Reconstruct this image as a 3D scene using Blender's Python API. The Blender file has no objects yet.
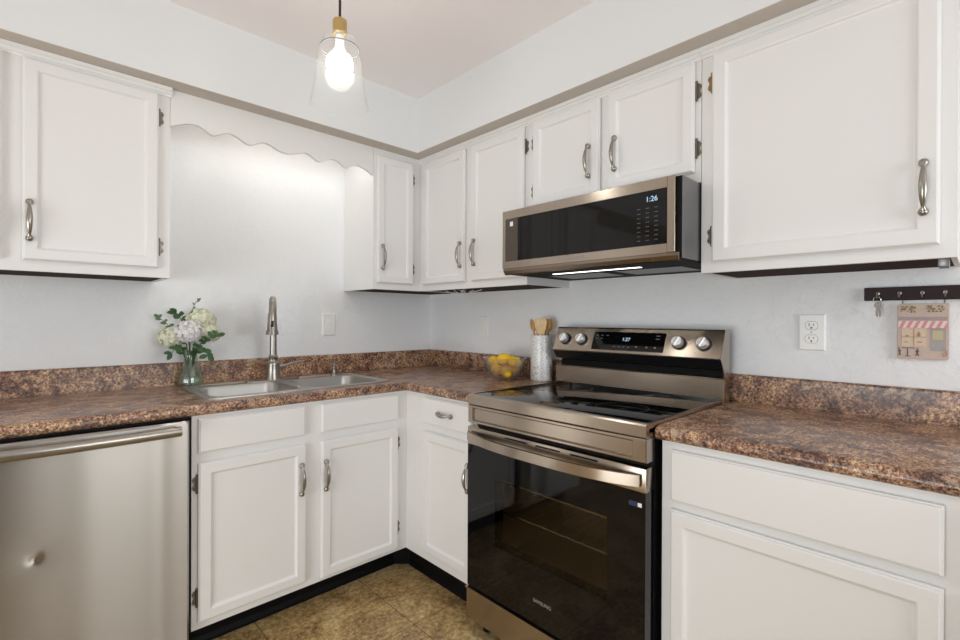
import bpy, bmesh, math, random
from mathutils import Vector, Matrix
S = bpy.context.scene
COL = S.collection
random.seed(7)

CEIL_Z = 2.3976
# ------------------------------------------------------------------ camera
CAM = (-1.9309, -2.4984, 1.2180); YAW, PITCH, ROLL, FPX = 0.8094, -0.0028, 0.0041, 476.65
cy_, sy_, cp_, sp_ = math.cos(YAW), math.sin(YAW), math.cos(PITCH), math.sin(PITCH)
F = Vector((cy_*cp_, sy_*cp_, sp_)); R_ = Vector((sy_, -cy_, 0)); U_ = Vector((-cy_*sp_, -sy_*sp_, cp_))
R2 = R_*math.cos(ROLL) + U_*math.sin(ROLL); U2 = U_*math.cos(ROLL) - R_*math.sin(ROLL)
cd = bpy.data.cameras.new('camera'); cam = bpy.data.objects.new('camera', cd); COL.objects.link(cam)
cd.sensor_width = 36; cd.lens = 36*FPX/960; cd.clip_start = .05
M = Matrix((R2, U2, -F)).transposed().to_4x4(); M.translation = Vector(CAM); cam.matrix_world = M
S.camera = cam
# ------------------------------------------------------------------ world, exposure, lights
w = bpy.data.worlds.new('world'); S.world = w; w.use_nodes = True
w.node_tree.nodes['Background'].inputs[0].default_value = (.85, .92, 1, 1)
w.node_tree.nodes['Background'].inputs[1].default_value = 1.0
S.view_settings.view_transform = 'Standard'; S.view_settings.look = 'None'; S.view_settings.gamma = 1
S.view_settings.use_curve_mapping = False
S.view_settings.exposure = 0.0
try:
    S.cycles.use_denoising = True; S.cycles.max_bounces = 10; S.cycles.diffuse_bounces = 6
    S.cycles.transparent_max_bounces = 16; S.cycles.sample_clamp_indirect = 6; S.cycles.caustics_reflective = False
except Exception: pass

def area(name, loc, target, sx, sy, power, col=(1, 1, 1)):
    l = bpy.data.lights.new(name, 'AREA'); l.shape = 'RECTANGLE'; l.size = sx; l.size_y = sy; l.energy = power; l.color = col
    o = bpy.data.objects.new(name, l); COL.objects.link(o); o.location = loc
    o.rotation_euler = (Vector(target)-Vector(loc)).to_track_quat('-Z', 'Y').to_euler()
    return o
# daylight entering by the window behind the camera, plus an unseen low fill added on its left
area('window_daylight', (-1.10, -4.70, 1.45), (-1.10, 0, 1.15), 1.4, 1.1, 31, (.94, .985, 1))
area('left_low_fill', (-4.30, -2.10, .70), (0, -1.7, .50), 1.7, 1.25, 46, (.945, .985, 1))

# ------------------------------------------------------------------ materials
def mat(name, base=(.8, .8, .8), rough=.5, metal=0, spec=None, emit=None, es=0, coat=0):
    m = bpy.data.materials.new(name); m.use_nodes = True
    b = m.node_tree.nodes['Principled BSDF']
    b.inputs['Base Color'].default_value = (*base, 1); b.inputs['Roughness'].default_value = rough
    b.inputs['Metallic'].default_value = metal
    if spec is not None: b.inputs['Specular IOR Level'].default_value = spec
    if coat: b.inputs['Coat Weight'].default_value = coat; b.inputs['Coat Roughness'].default_value = .05
    if emit: b.inputs['Emission Color'].default_value = (*emit, 1); b.inputs['Emission Strength'].default_value = es
    return m
def N(m, t, **k):
    n = m.node_tree.nodes.new(t)
    for a, v in k.items():
        if a.startswith('i_'):
            n.inputs[int(a[2:]) if a[2:].isdigit() else a[2:]].default_value = v
        else: setattr(n, a, v)
    return n
def L(m, a, b): m.node_tree.links.new(a, b)
def P(m): return m.node_tree.nodes['Principled BSDF']
def coords(m, scale=(1, 1, 1)):
    g = N(m, 'ShaderNodeNewGeometry'); mp = N(m, 'ShaderNodeMapping'); mp.inputs['Scale'].default_value = scale
    L(m, g.outputs['Position'], mp.inputs['Vector']); return mp.outputs[0]
def ramp(m, fac, stops):
    r = N(m, 'ShaderNodeValToRGB'); e = r.color_ramp.elements
    while len(e) < len(stops): e.new(.5)
    for k, (p, c) in enumerate(stops):
        e[k].position = p; e[k].color = (*c, 1) if len(c) == 3 else c
    L(m, fac, r.inputs[0]); return r.outputs[0]
def noise(m, vec, scale, detail=4, rough=.6, dist=0):
    n = N(m, 'ShaderNodeTexNoise'); n.inputs['Scale'].default_value = scale; n.inputs['Detail'].default_value = detail
    n.inputs['Roughness'].default_value = rough; n.inputs['Distortion'].default_value = dist
    L(m, vec, n.inputs['Vector']); return n.outputs['Fac']
def bump(m, h, strength, dist=.002):
    b = N(m, 'ShaderNodeBump'); b.inputs['Strength'].default_value = strength; b.inputs['Distance'].default_value = dist
    L(m, h, b.inputs['Height']); L(m, b.outputs[0], P(m).inputs['Normal'])
def mix(m, fac, a, b, mode='MIX'):
    n = N(m, 'ShaderNodeMix', data_type='RGBA', blend_type=mode)
    if isinstance(fac, (int, float)): n.inputs[0].default_value = fac
    else: L(m, fac, n.inputs[0])
    for v, s in ((a, n.inputs[6]), (b, n.inputs[7])):
        if isinstance(v, tuple): s.default_value = (*v, 1)
        else: L(m, v, s)
    return n.outputs[2]

# painted, hand-trowelled wall
def wallmat(name, col, trowel=True):
    m = mat(name, col, .62)
    c = coords(m)
    if trowel:
        a = noise(m, c, 9, 5, .55, 2.2); r1 = ramp(m, a, [(.47, (0, 0, 0)), (.50, (1, 1, 1)), (.53, (0, 0, 0))])
        b2 = noise(m, c, 22, 3, .5, 1.2)
        mx = mix(m, .55, r1, ramp(m, b2, [(.3, (0, 0, 0)), (.7, (1, 1, 1))]))
        bump(m, mx, .42, .0035)
    else:
        bump(m, noise(m, c, 60, 3), .12, .002)
    return m
M_wall = wallmat('wall_paint', (.905, .918, .932))
M_soff = wallmat('soffit_paint', (.79, .805, .815), False)
M_under = mat('soffit_underside_taupe', (.58, .53, .475), .7)
M_ceil = wallmat('ceiling_paint', (.95, .905, .91), False)
# cabinet paint
M_cab = mat('cabinet_paint', (.83, .825, .818), .38); bump(M_cab, noise(M_cab, coords(M_cab, (1, 1, .25)), 140, 3), .06, .001)
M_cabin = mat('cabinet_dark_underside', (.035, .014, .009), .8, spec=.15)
M_toe = mat('black_vinyl', (.005, .005, .0055), .45, spec=.12)
# laminate worktop
def laminate():
    m = mat('granite_laminate', (.2, .12, .08), .27)
    c = coords(m)
    g = noise(m, c, 120, 6, .85, 0)
    base = ramp(m, g, [(.34, (.012, .008, .009)), (.42, (.085, .042, .032)), (.475, (.22, .125, .088)), (.53, (.38, .255, .185)), (.60, (.60, .47, .36)), (.68, (.74, .64, .52))])
    big = noise(m, c, 16, 6, .68, .5)
    tint = ramp(m, big, [(.38, (.50, .42, .45)), (.46, (.88, .75, .68)), (.53, (1.28, 1.13, .98)), (.62, (1.62, 1.50, 1.22))])
    col = mix(m, 1.0, base, tint, 'MULTIPLY')
    v = N(m, 'ShaderNodeTexVoronoi'); v.inputs['Scale'].default_value = 170; v.inputs['Randomness'].default_value = 1
    L(m, c, v.inputs['Vector'])
    sp = ramp(m, v.outputs['Distance'], [(.18, (1, 1, 1)), (.34, (0, 0, 0))])
    big2 = noise(m, c, 34, 4, .65)
    msk = mix(m, 1.0, sp, ramp(m, big2, [(.46, (0, 0, 0)), (.53, (1, 1, 1))]), 'MULTIPLY')
    col = mix(m, msk, col, (.022, .014, .022))
    tn = noise(m, c, 22, 3, .6, .4)
    col = mix(m, ramp(m, tn, [(.60, (0, 0, 0)), (.68, (.75, .75, .75))]), col, (.52, .40, .29))
    L(m, col, P(m).inputs['Base Color'])
    return m
M_lam = laminate()
# floor: 18 inch mottled tan vinyl tile with thin dark joints
def tile():
    m = mat('tan_tile', (.3, .2, .1), .42)
    c = coords(m)
    g = noise(m, c, 5, 12, .80, .5)
    col = ramp(m, g, [(.40, (.15, .075, .026)), (.46, (.34, .205, .075)), (.52, (.62, .43, .18)), (.59, (.90, .71, .40))])
    f = noise(m, c, 55, 6, .8, .3); col = mix(m, .55, col, ramp(m, f, [(.40, (.14, .075, .028)), (.50, (.44, .29, .12)), (.60, (.80, .62, .34))]))
    sx = N(m, 'ShaderNodeSeparateXYZ'); L(m, c, sx.inputs[0])
    outs = []
    for k, off in ((0, .81), (1, .95)):
        a = N(m, 'ShaderNodeMath', operation='ADD'); L(m, sx.outputs[k], a.inputs[0]); a.inputs[1].default_value = off + 20*.4572 + .2286
        b = N(m, 'ShaderNodeMath', operation='MODULO'); L(m, a.outputs[0], b.inputs[0]); b.inputs[1].default_value = .4572
        d = N(m, 'ShaderNodeMath', operation='SUBTRACT'); L(m, b.outputs[0], d.inputs[0]); d.inputs[1].default_value = .2286
        e = N(m, 'ShaderNodeMath', operation='ABSOLUTE'); L(m, d.outputs[0], e.inputs[0]); outs.append(e.outputs[0])
    mn = N(m, 'ShaderNodeMath', operation='MINIMUM'); L(m, outs[0], mn.inputs[0]); L(m, outs[1], mn.inputs[1])
    lt = N(m, 'ShaderNodeMath', operation='LESS_THAN'); L(m, mn.outputs[0], lt.inputs[0]); lt.inputs[1].default_value = .0014
    col = mix(m, lt.outputs[0], col, (.07, .04, .02)); L(m, col, P(m).inputs['Base Color'])
    return m
M_floor = tile()
def steel(name, col, rough, aniso=.75):
    """horizontally brushed: reflections smear vertically (tangent from the UV map, u = height)"""
    m = mat(name, col, rough, 1)
    t = N(m, 'ShaderNodeTangent', direction_type='UV_MAP'); t.uv_map = 'UVMap'
    L(m, t.outputs[0], P(m).inputs['Tangent']); P(m).inputs['Anisotropic'].default_value = aniso
    n = noise(m, coords(m, (.6, .6, 60)), 30, 3, .6)
    mr = N(m, 'ShaderNodeMapRange'); mr.inputs[3].default_value = rough-.04; mr.inputs[4].default_value = rough+.06
    L(m, n, mr.inputs[0]); L(m, mr.outputs[0], P(m).inputs['Roughness'])
    return m
M_dw = steel('brushed_steel_door', (.44, .42, .395), .30, .93)
M_rs = steel('brushed_steel_range', (.45, .385, .322), .22, .75)
M_sink = mat('sink_steel', (.52, .51, .49), .34, 1)
M_side = mat('grey_steel_side', (.20, .20, .205), .34, .6)
M_nick = mat('brushed_nickel', (.37, .345, .31), .30, 1)
M_chrome = mat('chrome', (.75, .75, .75), .12, 1)
M_key = mat('worn_key_steel', (.30, .28, .25), .55, .8)
M_hinge = mat('antique_nickel', (.22, .20, .17), .38, 1)
M_brass_h = mat('antique_brass', (.36, .25, .12), .35, 1)
M_brass = mat('satin_brass', (.62, .45, .19), .32, 1)
M_glossb = mat('black_glass', (.003, .003, .0035), .045, 0, spec=.38)
M_blk = mat('black_enamel', (.010, .010, .011), .28)
M_matb = mat('matt_black', (.010, .010, .010), .7, spec=.15)
M_plastic = mat('white_plastic', (.93, .93, .92), .32)
M_slot = mat('dark_slot', (.02, .02, .02), .6)
M_cer = mat('hammered_silver_ceramic', (.72, .72, .71), .32, .1)
def hammered():
    m = M_cer; c = coords(m)
    v = N(m, 'ShaderNodeTexVoronoi'); v.feature = 'DISTANCE_TO_EDGE'; v.inputs['Scale'].default_value = 78; L(m, c, v.inputs['Vector'])
    col = ramp(m, v.outputs['Distance'], [(.015, (.46, .45, .44)), (.08, (.86, .86, .85))])
    L(m, col, P(m).inputs['Base Color']); bump(m, v.outputs['Distance'], .5, .003)
hammered()
def wood(name, a, b):
    m = mat(name, a, .5); n = noise(m, coords(m, (6, 6, .6)), 30, 4, .6)
    L(m, ramp(m, n, [(.35, a), (.65, b)]), P(m).inputs['Base Color']); return m
M_wood = wood('beech_wood', (.72, .48, .22), (.84, .62, .33))
M_wood2 = wood('olive_wood', (.42, .23, .07), (.60, .36, .13))
M_cherry = mat('dark_cherry', (.022, .006, .008), .5, spec=.25)
M_lemon = mat('lemon_skin', (1.0, .64, .010), .5); bump(M_lemon, noise(M_lemon, coords(M_lemon), 400, 2), .25, .001)
M_leaf = mat('leaf_green', (.045, .11, .04), .5)
M_leaf2 = mat('grey_leaf_green', (.13, .20, .12), .55)
M_stem = mat('stem_green', (.10, .22, .06), .5)
M_petw = mat('white_petal', (.88, .86, .85), .6)
M_pety = mat('cream_petal', (.86, .87, .68), .6)
M_led = mat('display_digits', (.02, .03, .04), .4, emit=(.50, .78, 1), es=1.0)
M_print = mat('panel_printing', (.30, .30, .30), .5); M_ring2 = mat('faint_printing', (.10, .10, .10), .5); M_ring = mat('burner_marking', (.035, .035, .035), .3)
M_cord = mat('cloth_cord', (.045, .020, .015), .7)
M_bulb = mat('lit_bulb', (1, .95, .88), .4, emit=(1, .97, .92), es=38)
M_lens = mat('lit_lens', (1, 1, 1), .4, emit=(1, .95, .85), es=3)
M_tube = mat('lit_tube', (1, 1, 1), .4, emit=(1, .96, .90), es=8)
M_dark = mat('reflected_panel_dark', (.03, .022, .018), .4)
M_enam = mat('oven_enamel', (.50, .44, .37), .4)
def glass(name, tint=(1, 1, 1), rough=.02, power=.7, base=.03, exp=3.5, milk=0):
    m = bpy.data.materials.new(name); m.use_nodes = True; nt = m.node_tree; nt.nodes.clear()
    o = N(m, 'ShaderNodeOutputMaterial'); t = N(m, 'ShaderNodeBsdfTransparent'); t.inputs[0].default_value = (*tint, 1)
    g = N(m, 'ShaderNodeBsdfGlossy'); g.inputs['Roughness'].default_value = rough
    f = N(m, 'ShaderNodeLayerWeight'); f.inputs[0].default_value = .5
    pw = N(m, 'ShaderNodeMath', operation='POWER'); L(m, f.outputs['Facing'], pw.inputs[0]); pw.inputs[1].default_value = exp
    k = N(m, 'ShaderNodeMath', operation='MULTIPLY_ADD', use_clamp=True); k.inputs[1].default_value = power; k.inputs[2].default_value = base
    L(m, pw.outputs[0], k.inputs[0]); mx = N(m, 'ShaderNodeMixShader'); L(m, k.outputs[0], mx.inputs[0])
    L(m, t.outputs[0], mx.inputs[1]); L(m, g.outputs[0], mx.inputs[2]); last = mx
    if milk:
        df = N(m, 'ShaderNodeBsdfDiffuse'); df.inputs[0].default_value = (.9, .86, .8, 1); m2 = N(m, 'ShaderNodeMixShader'); m2.inputs[0].default_value = milk
        L(m, mx.outputs[0], m2.inputs[1]); L(m, df.outputs[0], m2.inputs[2]); last = m2
    L(m, last.outputs[0], o.inputs[0]); return m
M_glass = glass('clear_glass', (.992, .995, .995), .03, .35, .006, 3.5, .009)
M_vase = glass('green_glass', (.88, .94, .88), .04, .8, .09, 3, .03)
M_cut = glass('pressed_glass', (.97, .95, .92), .16, .8, .14, 2, .05)
M_oven = glass('tinted_oven_glass', (.60, .54, .45), .03, .8, .035, 5)
M_pane = glass('window_glass', (.97, .98, 1), .01, .7, .03)

# ------------------------------------------------------------------ mesh helpers
def A3(u, v, z): return Vector((u, -v, z))          # sink wall: u = x, v = distance from wall
def B3(u, v, z): return Vector((-v, -u, z))         # range wall: u = -y
def W3(u, v, z): return Vector((u, v, z))           # plain world axes
def box(bm, a, b, W=W3, bev=0, seg=2):
    (x0, y0, z0), (x1, y1, z1) = a, b
    t = bmesh.new()
    vs = [t.verts.new(W(x, y, z)) for x in (x0, x1) for y in (y0, y1) for z in (z0, z1)]
    for f in ((0, 1, 3, 2), (4, 6, 7, 5), (0, 4, 5, 1), (2, 3, 7, 6), (0, 2, 6, 4), (1, 5, 7, 3)): t.faces.new([vs[i] for i in f])
    bmesh.ops.recalc_face_normals(t, faces=t.faces)
    if bev: bmesh.ops.bevel(t, geom=t.edges[:], offset=bev, segments=seg, affect='EDGES', profile=.5)
    merge(bm, t)
def merge(bm, t):
    me = bpy.data.meshes.new('t'); t.to_mesh(me); t.free(); bm.from_mesh(me); bpy.data.meshes.remove(me)
def prism(bm, poly, u0, u1, W=W3, bev=0, f0=None, f1=None):
    """poly of (v, z), extruded along u; f0/f1 give u as a function of v at the ends"""
    t = bmesh.new()
    a = [t.verts.new(W(f0(v) if f0 else u0, v, z)) for v, z in poly]
    b = [t.verts.new(W(f1(v) if f1 else u1, v, z)) for v, z in poly]
    n = len(poly)
    t.faces.new(a); t.faces.new(b[::-1])
    for i in range(n): t.faces.new((a[i], b[i], b[(i+1) % n], a[(i+1) % n]))
    bmesh.ops.recalc_face_normals(t, faces=t.faces)
    if bev: bmesh.ops.bevel(t, geom=t.edges[:], offset=bev, segments=2, affect='EDGES')
    merge(bm, t)
def plate(bm, poly, v0, v1, W, bev=0):
    """outline of (u, z) with thickness v0..v1"""
    t = bmesh.new()
    a = [t.verts.new(W(u, v0, z)) for u, z in poly]; b = [t.verts.new(W(u, v1, z)) for u, z in poly]
    n = len(poly); t.faces.new(a); t.faces.new(b[::-1])
    for i in range(n): t.faces.new((a[i], b[i], b[(i+1) % n], a[(i+1) % n]))
    bmesh.ops.recalc_face_normals(t, faces=t.faces)
    if bev:
        ring = [e for e in t.edges if len({v.index for v in e.verts}) == 2 and ((e.verts[0] in b) == (e.verts[1] in b))]
        bmesh.ops.bevel(t, geom=ring, offset=bev, segments=2, affect='EDGES')
    merge(bm, t)
def lathe(bm, prof, c, segs=32, axis='z', ripple=None):
    t = bmesh.new(); rows = []
    for (r, h) in prof:
        row = []
        if r < 1e-5: row = [t.verts.new((0, 0, h))]
        else:
            for k in range(segs):
                a = 2*math.pi*k/segs; q = r*(1+(ripple(a, h) if ripple else 0))
                row.append(t.verts.new((q*math.cos(a), q*math.sin(a), h)))
        rows.append(row)
    for r0, r1 in zip(rows, rows[1:]):
        if len(r0) == 1 and len(r1) == 1: continue
        for k in range(segs):
            k2 = (k+1) % segs
            if len(r0) == 1: t.faces.new((r0[0], r1[k], r1[k2]))
            elif len(r1) == 1: t.faces.new((r0[k], r1[0], r0[k2]))
            else: t.faces.new((r0[k], r1[k], r1[k2], r0[k2]))
    for row in (rows[0], rows[-1]):
        if len(row) > 2 and not (prof[0] == prof[-1]): t.faces.new(row)
    bmesh.ops.recalc_face_normals(t, faces=t.faces)
    if isinstance(axis, Vector): R = axis.to_track_quat('Z', 'Y').to_matrix()
    elif axis == 'z': R = Matrix.Identity(3)
    elif axis == '-x': R = Vector((-1, 0, 0)).to_track_quat('Z', 'Y').to_matrix()
    elif axis == '-y': R = Vector((0, -1, 0)).to_track_quat('Z', 'Y').to_matrix()
    for v in t.verts: v.co = R @ v.co + Vector(c)
    merge(bm, t)
def tube(bm, pts, rad, segs=12, flat=None):
    pts = [Vector(p) for p in pts]; n = len(pts)
    if not hasattr(rad, '__len__'): rad = [rad]*n
    t = bmesh.new(); rows = []; up = None
    for i, p in enumerate(pts):
        d = (pts[min(i+1, n-1)]-pts[max(i-1, 0)]).normalized()
        if up is None: up = d.orthogonal().normalized() if flat is None else (Vector(flat)-d*d.dot(Vector(flat))).normalized()
        else: up = (up-d*up.dot(d)).normalized()
        s = d.cross(up); r = rad[i]
        ra, rb = r if isinstance(r, tuple) else (r, r)
        rows.append([t.verts.new(p+up*math.cos(2*math.pi*k/segs)*ra+s*math.sin(2*math.pi*k/segs)*rb) for k in range(segs)])
    for a, b in zip(rows, rows[1:]):
        for k in range(segs): t.faces.new((a[k], a[(k+1) % segs], b[(k+1) % segs], b[k]))
    t.faces.new(rows[0]); t.faces.new(rows[-1][::-1])
    bmesh.ops.recalc_face_normals(t, faces=t.faces); merge(bm, t)
def bez(P0, P1, P2, P3, n=12):
    P0, P1, P2, P3 = map(Vector, (P0, P1, P2, P3))
    return [P0*(1-t)**3+P1*3*t*(1-t)**2+P2*3*t*t*(1-t)+P3*t**3 for t in [i/n for i in range(n+1)]]
def sphere(bm, c, r, seg=16, scale=(1, 1, 1)):
    t = bmesh.new(); bmesh.ops.create_uvsphere(t, u_segments=seg, v_segments=max(6, seg//2), radius=r)
    for v in t.verts: v.co = Vector((v.co.x*scale[0], v.co.y*scale[1], v.co.z*scale[2]))+Vector(c)
    merge(bm, t)
def rrect(x0, x1, y0, y1, r, n=5):
    out = []
    for cx, cy, a0 in ((x1-r, y1-r, 0), (x0+r, y1-r, 90), (x0+r, y0+r, 180), (x1-r, y0+r, 270)):
        for k in range(n+1):
            a = math.radians(a0+90*k/n); out.append((cx+r*math.cos(a), cy+r*math.sin(a)))
    return out
def obj(name, bm, m, parent=None, smooth=True, label=None):
    me = bpy.data.meshes.new(name)
    if parent is not None:
        off = parent_world(parent)
        for v in bm.verts: v.co -= off
    bm.to_mesh(me); bm.free()
    if smooth:
        me.polygons.foreach_set('use_smooth', [True]*len(me.polygons))
        try: me.set_sharp_from_angle(angle=math.radians(32))
        except Exception: pass
    me.materials.append(m)
    if 'steel' in m.name:
        uv = me.uv_layers.new(name='UVMap')
        for lp in me.loops:
            co = me.vertices[lp.vertex_index].co; uv.data[lp.index].uv = (co.z+.02*(co.x-co.y), co.x+co.y)
    o = bpy.data.objects.new(name, me); COL.objects.link(o)
    if parent is not None: o.parent = parent
    if label: o['label'] = label
    return o
def parent_world(p):
    off = Vector((0, 0, 0))
    while p is not None: off += Vector(p.location); p = p.parent
    return off
def thing(name, label, cat, loc, group=None):
    o = bpy.data.objects.new(name, None); COL.objects.link(o); o.location = loc; o.empty_display_size = .05
    return tag(o, label, cat, group)
def tag(o, label, cat, group=None):
    o['label'] = label; o['category'] = cat
    if group: o['group'] = group
    return o
def struct(name, bm, m, parent=None):
    o = obj(name, bm, m, parent, smooth=False)
    if parent is None: o['kind'] = 'structure'
    return o
def recenter(o, loc):
    """move the origin of a top-level mesh to its base point without moving the mesh"""
    loc = Vector(loc)
    for v in o.data.vertices: v.co -= loc
    o.location = loc
    return o
def text(name, body, size, m, parent, loc, right, up, label=None):
    c = bpy.data.curves.new('t', 'FONT'); c.body = body; c.size = size; c.extrude = .0003; c.align_x = 'CENTER'; c.align_y = 'CENTER'
    t = bpy.data.objects.new('t', c); COL.objects.link(t); bpy.context.view_layer.update()
    me = bpy.data.meshes.new_from_object(t.evaluated_get(bpy.context.evaluated_depsgraph_get()))
    bpy.data.objects.remove(t); bpy.data.curves.remove(c)
    r, u = Vector(right).normalized(), Vector(up).normalized(); n = r.cross(u); off = Vector(loc)-parent_world(parent)
    for v in me.vertices: v.co = r*v.co.x+u*v.co.y+n*v.co.z+off
    me.materials.clear(); me.materials.append(m); me.name = name
    o = bpy.data.objects.new(name, me); COL.objects.link(o); o.parent = parent
    if label: o['label'] = label
    return o
def nb(): return bmesh.new()
def B_(*a, **k):
    b = nb(); box(b, *a, **k); return b

# ------------------------------------------------------------------ room shell
ZC, ZS, CE = .9164, 1.0159, 2.3976           # worktop, splashback top, ceiling
DB, DU, DS, ZU = .624, .317, .404, 1.3709    # base face, upper face, soffit face, upper bottom
XL, YF = -4.4, -4.8
struct('floor', B_((XL-.1, YF-.1, -.05), (.1, .1, 0)), M_floor)
struct('ceiling', B_((XL-.1, YF-.1, CE), (.1, .1, CE+.05)), M_ceil)
struct('wall_back', B_((XL-.1, 0, 0), (0, .1, CE)), M_wall)
struct('wall_right', B_((0, YF, 0), (.1, .1, CE)), M_wall)
def holed(name, W, u0, u1, v0, v1, hu0, hu1, hz0, hz1, m):
    b = nb()
    box(b, (u0, v0, 0), (hu0, v1, CE), W); box(b, (hu1, v0, 0), (u1, v1, CE), W)
    box(b, (hu0, v0, hz1), (hu1, v1, CE), W)
    if hz0 > 0: box(b, (hu0, v0, 0), (hu1, v1, hz0), W)
    return struct(name, b, m)
holed('wall_front', W3, XL, 0, YF-.1, YF, -1.80, -.35, .88, 2.12, M_wall)
LW = lambda u, v, z: Vector((v, u, z))
holed('wall_left', LW, YF, .1, XL-.1, XL, -3.2, -1.4, .03, 2.10, M_wall)
def window(name, W, u0, u1, z0, z1, v0, v1):
    fr = nb(); t = .045
    box(fr, (u0, v0, z0), (u1, v1, z0+t), W); box(fr, (u0, v0, z1-t), (u1, v1, z1), W)
    box(fr, (u0, v0, z0), (u0+t, v1, z1), W); box(fr, (u1-t, v0, z0), (u1, v1, z1), W)
    mu = (u0+u1)/2; box(fr, (mu-.02, v0, z0), (mu+.02, v1, z1), W)
    f = struct(name, fr, M_plastic)
    struct('window_pane', B_((u0+t, (v0+v1)/2-.003, z0+t), (u1-t, (v0+v1)/2+.003, z1-t), W=W), M_pane, f)
window('window_1', W3, -1.80, -.35, .88, 2.12, YF-.08, YF-.03)
window('added_fill_window', LW, -3.2, -1.4, .03, 2.10, XL-.08, XL-.03)  # unseen glazed opening added to carry the low fill from the left
b = nb(); box(b, (-2.95, YF, 0), (-2.00, YF+.04, 2.1)); struct('reflected_dark_panel', b, M_dark)  # unseen dark panel added so the dishwasher door mirrors something dark
# soffit boxed in over the cabinets, its underside a darker taupe
b = nb(); box(b, (XL, .0, 2.1105), (-.0, DS, CE), A3); struct('wall_soffit_back', b, M_soff)
b = nb(); box(b, (DS, .0, 2.1105), (4.8, DS, CE), B3); struct('wall_soffit_right', b, M_soff)
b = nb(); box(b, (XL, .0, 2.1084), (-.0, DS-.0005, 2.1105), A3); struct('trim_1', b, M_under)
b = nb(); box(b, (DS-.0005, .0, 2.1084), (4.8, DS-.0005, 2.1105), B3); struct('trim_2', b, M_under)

# ------------------------------------------------------------------ hardware
def pull_mesh(W, u, z, v, vertical=True, half=.056):
    """bow pull with two ball feet and a spindle-shaped grip"""
    b = nb(); pts, rad = [], []
    n = 22
    for i in range(n+1):
        t = -1+2*i/n; s = t*half
        bow = .008+.020*(1-t*t)**.8
        a = abs(t)
        r = .0042+.0042*math.cos(a*1.9)**2 if a < .8 else .0036
        if a > .86: r = .0075
        if a > .97: r = .0045
        if a <= .8: r = .0036+.0046*(1-(a/.8)**2)
        pts.append(W(u, v+bow, z+s) if vertical else W(u+s, v+bow, z)); rad.append((r*.8, r))
    tube(b, pts, rad, 12, flat=(W(0, 1, 0)-W(0, 0, 0)))
    for sg in (-1, 1):
        c = W(u, v+.007, z+sg*half) if vertical else W(u+sg*half, v+.007, z)
        sphere(b, c, .0104, 14)
        ax = (W(0, 1, 0)-W(0, 0, 0)); c0 = W(u, v-.0002, z+sg*half) if vertical else W(u+sg*half, v-.0002, z)
        lathe(b, [(0, 0), (.0085, 0), (.0075, .003), (.005, .006), (0, .006)], c0, 14, ax)
    return b
def hinge_mesh(W, u, z, v, door_side):
    """leaf on the face frame, barrel with finials against the door edge"""
    b = nb(); s = door_side
    pl = [(u, z-.026), (u-s*.010, z-.023), (u-s*.015, z-.016), (u-s*.013, z-.008), (u-s*.010, z), (u-s*.013, z+.008), (u-s*.015, z+.016), (u-s*.010, z+.023), (u, z+.026)]
    plate(b, pl, v-.0002, v+.0026, W)
    tube(b, [W(u, v+.005, z-.027), W(u, v+.005, z+.027)], .0040, 10)
    for k in (-1, 1):
        sphere(b, W(u, v+.005, z+k*.0295), .0046, 8); sphere(b, W(u-s*.009, v+.0028, z+k*.014), .0030, 8)
    for k in (-.010, .010): tube(b, [W(u, v+.005, z+k-.0008), W(u, v+.005, z+k+.0008)], .0050, 10)
    return b
def door_mesh(W, u0, u1, z0, z1, v0, frame=.042, th=.020, flat=False):
    b = nb(); rings = [(.0035, 0), (.0035, .0045), (.0, .006), (.0, .012), (.003, .0135), (.0045, .0185), (.0075, th)]
    if not flat:
        rings += [(frame-.006, th), (frame-.003, th-.0015), (frame, th-.0065), (frame+.004, th-.0085), (frame+.008, th-.0085)]
    vs = []
    for ins, d in rings:
        vs.append([b.verts.new(W(x, v0+d, z)) for x, z in ((u0+ins, z0+ins), (u1-ins, z0+ins), (u1-ins, z1-ins), (u0+ins, z1-ins))])
    for r0, r1 in zip(vs, vs[1:]):
        for k in range(4): b.faces.new((r0[k], r0[(k+1) % 4], r1[(k+1) % 4], r1[k]))
    b.faces.new(vs[-1]); b.faces.new(vs[0][::-1]); bmesh.ops.recalc_face_normals(b, faces=b.faces)
    return b
def add_door(root, W, u0, u1, z0, z1, v, hinge_side, pull=None, hz=None, frame=.042, name='door', hm=None, pull_label=None):
    """hinge_side: -1 hinges at u0, +1 at u1"""
    d = obj(name, door_mesh(W, u0, u1, z0, z1, v, frame), M_cab, root, smooth=False)
    if pull: obj('handle', pull_mesh(W, pull[0], pull[1], v+.0195, half=pull[2] if len(pull) > 2 else .056), M_nick, d)
    uh = u0 if hinge_side < 0 else u1
    for i, z in enumerate(hz or ()):
        obj('hinge', hinge_mesh(W, uh+hinge_side*.0030, z, v+.0002, -hinge_side), (hm[i] if hm else M_hinge), d)
    return d
def add_drawer(root, W, u0, u1, z0, z1, v, name='drawer_front', pull=False):
    d = obj(name, door_mesh(W, u0, u1, z0, z1, v, flat=True), M_cab, root, smooth=False)
    if pull: obj('handle', pull_mesh(W, (u0+u1)/2, (z0+z1)/2, v+.0195, False, .042), M_nick, d)
    return d
def crown(root, W, u0, u1, v0, z1=2.1078, f0=None, f1=None):
    b = nb(); pr = [(v0, z1-.034), (v0+.004, z1-.034), (v0+.006, z1-.026), (v0+.010, z1-.024), (v0+.011, z1-.014), (v0+.016, z1-.012), (v0+.018, z1), (v0, z1)]
    prism(b, pr, u0, u1, W, f0=f0, f1=f1); obj('crown_trim', b, M_cab, root, smooth=False)
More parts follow.
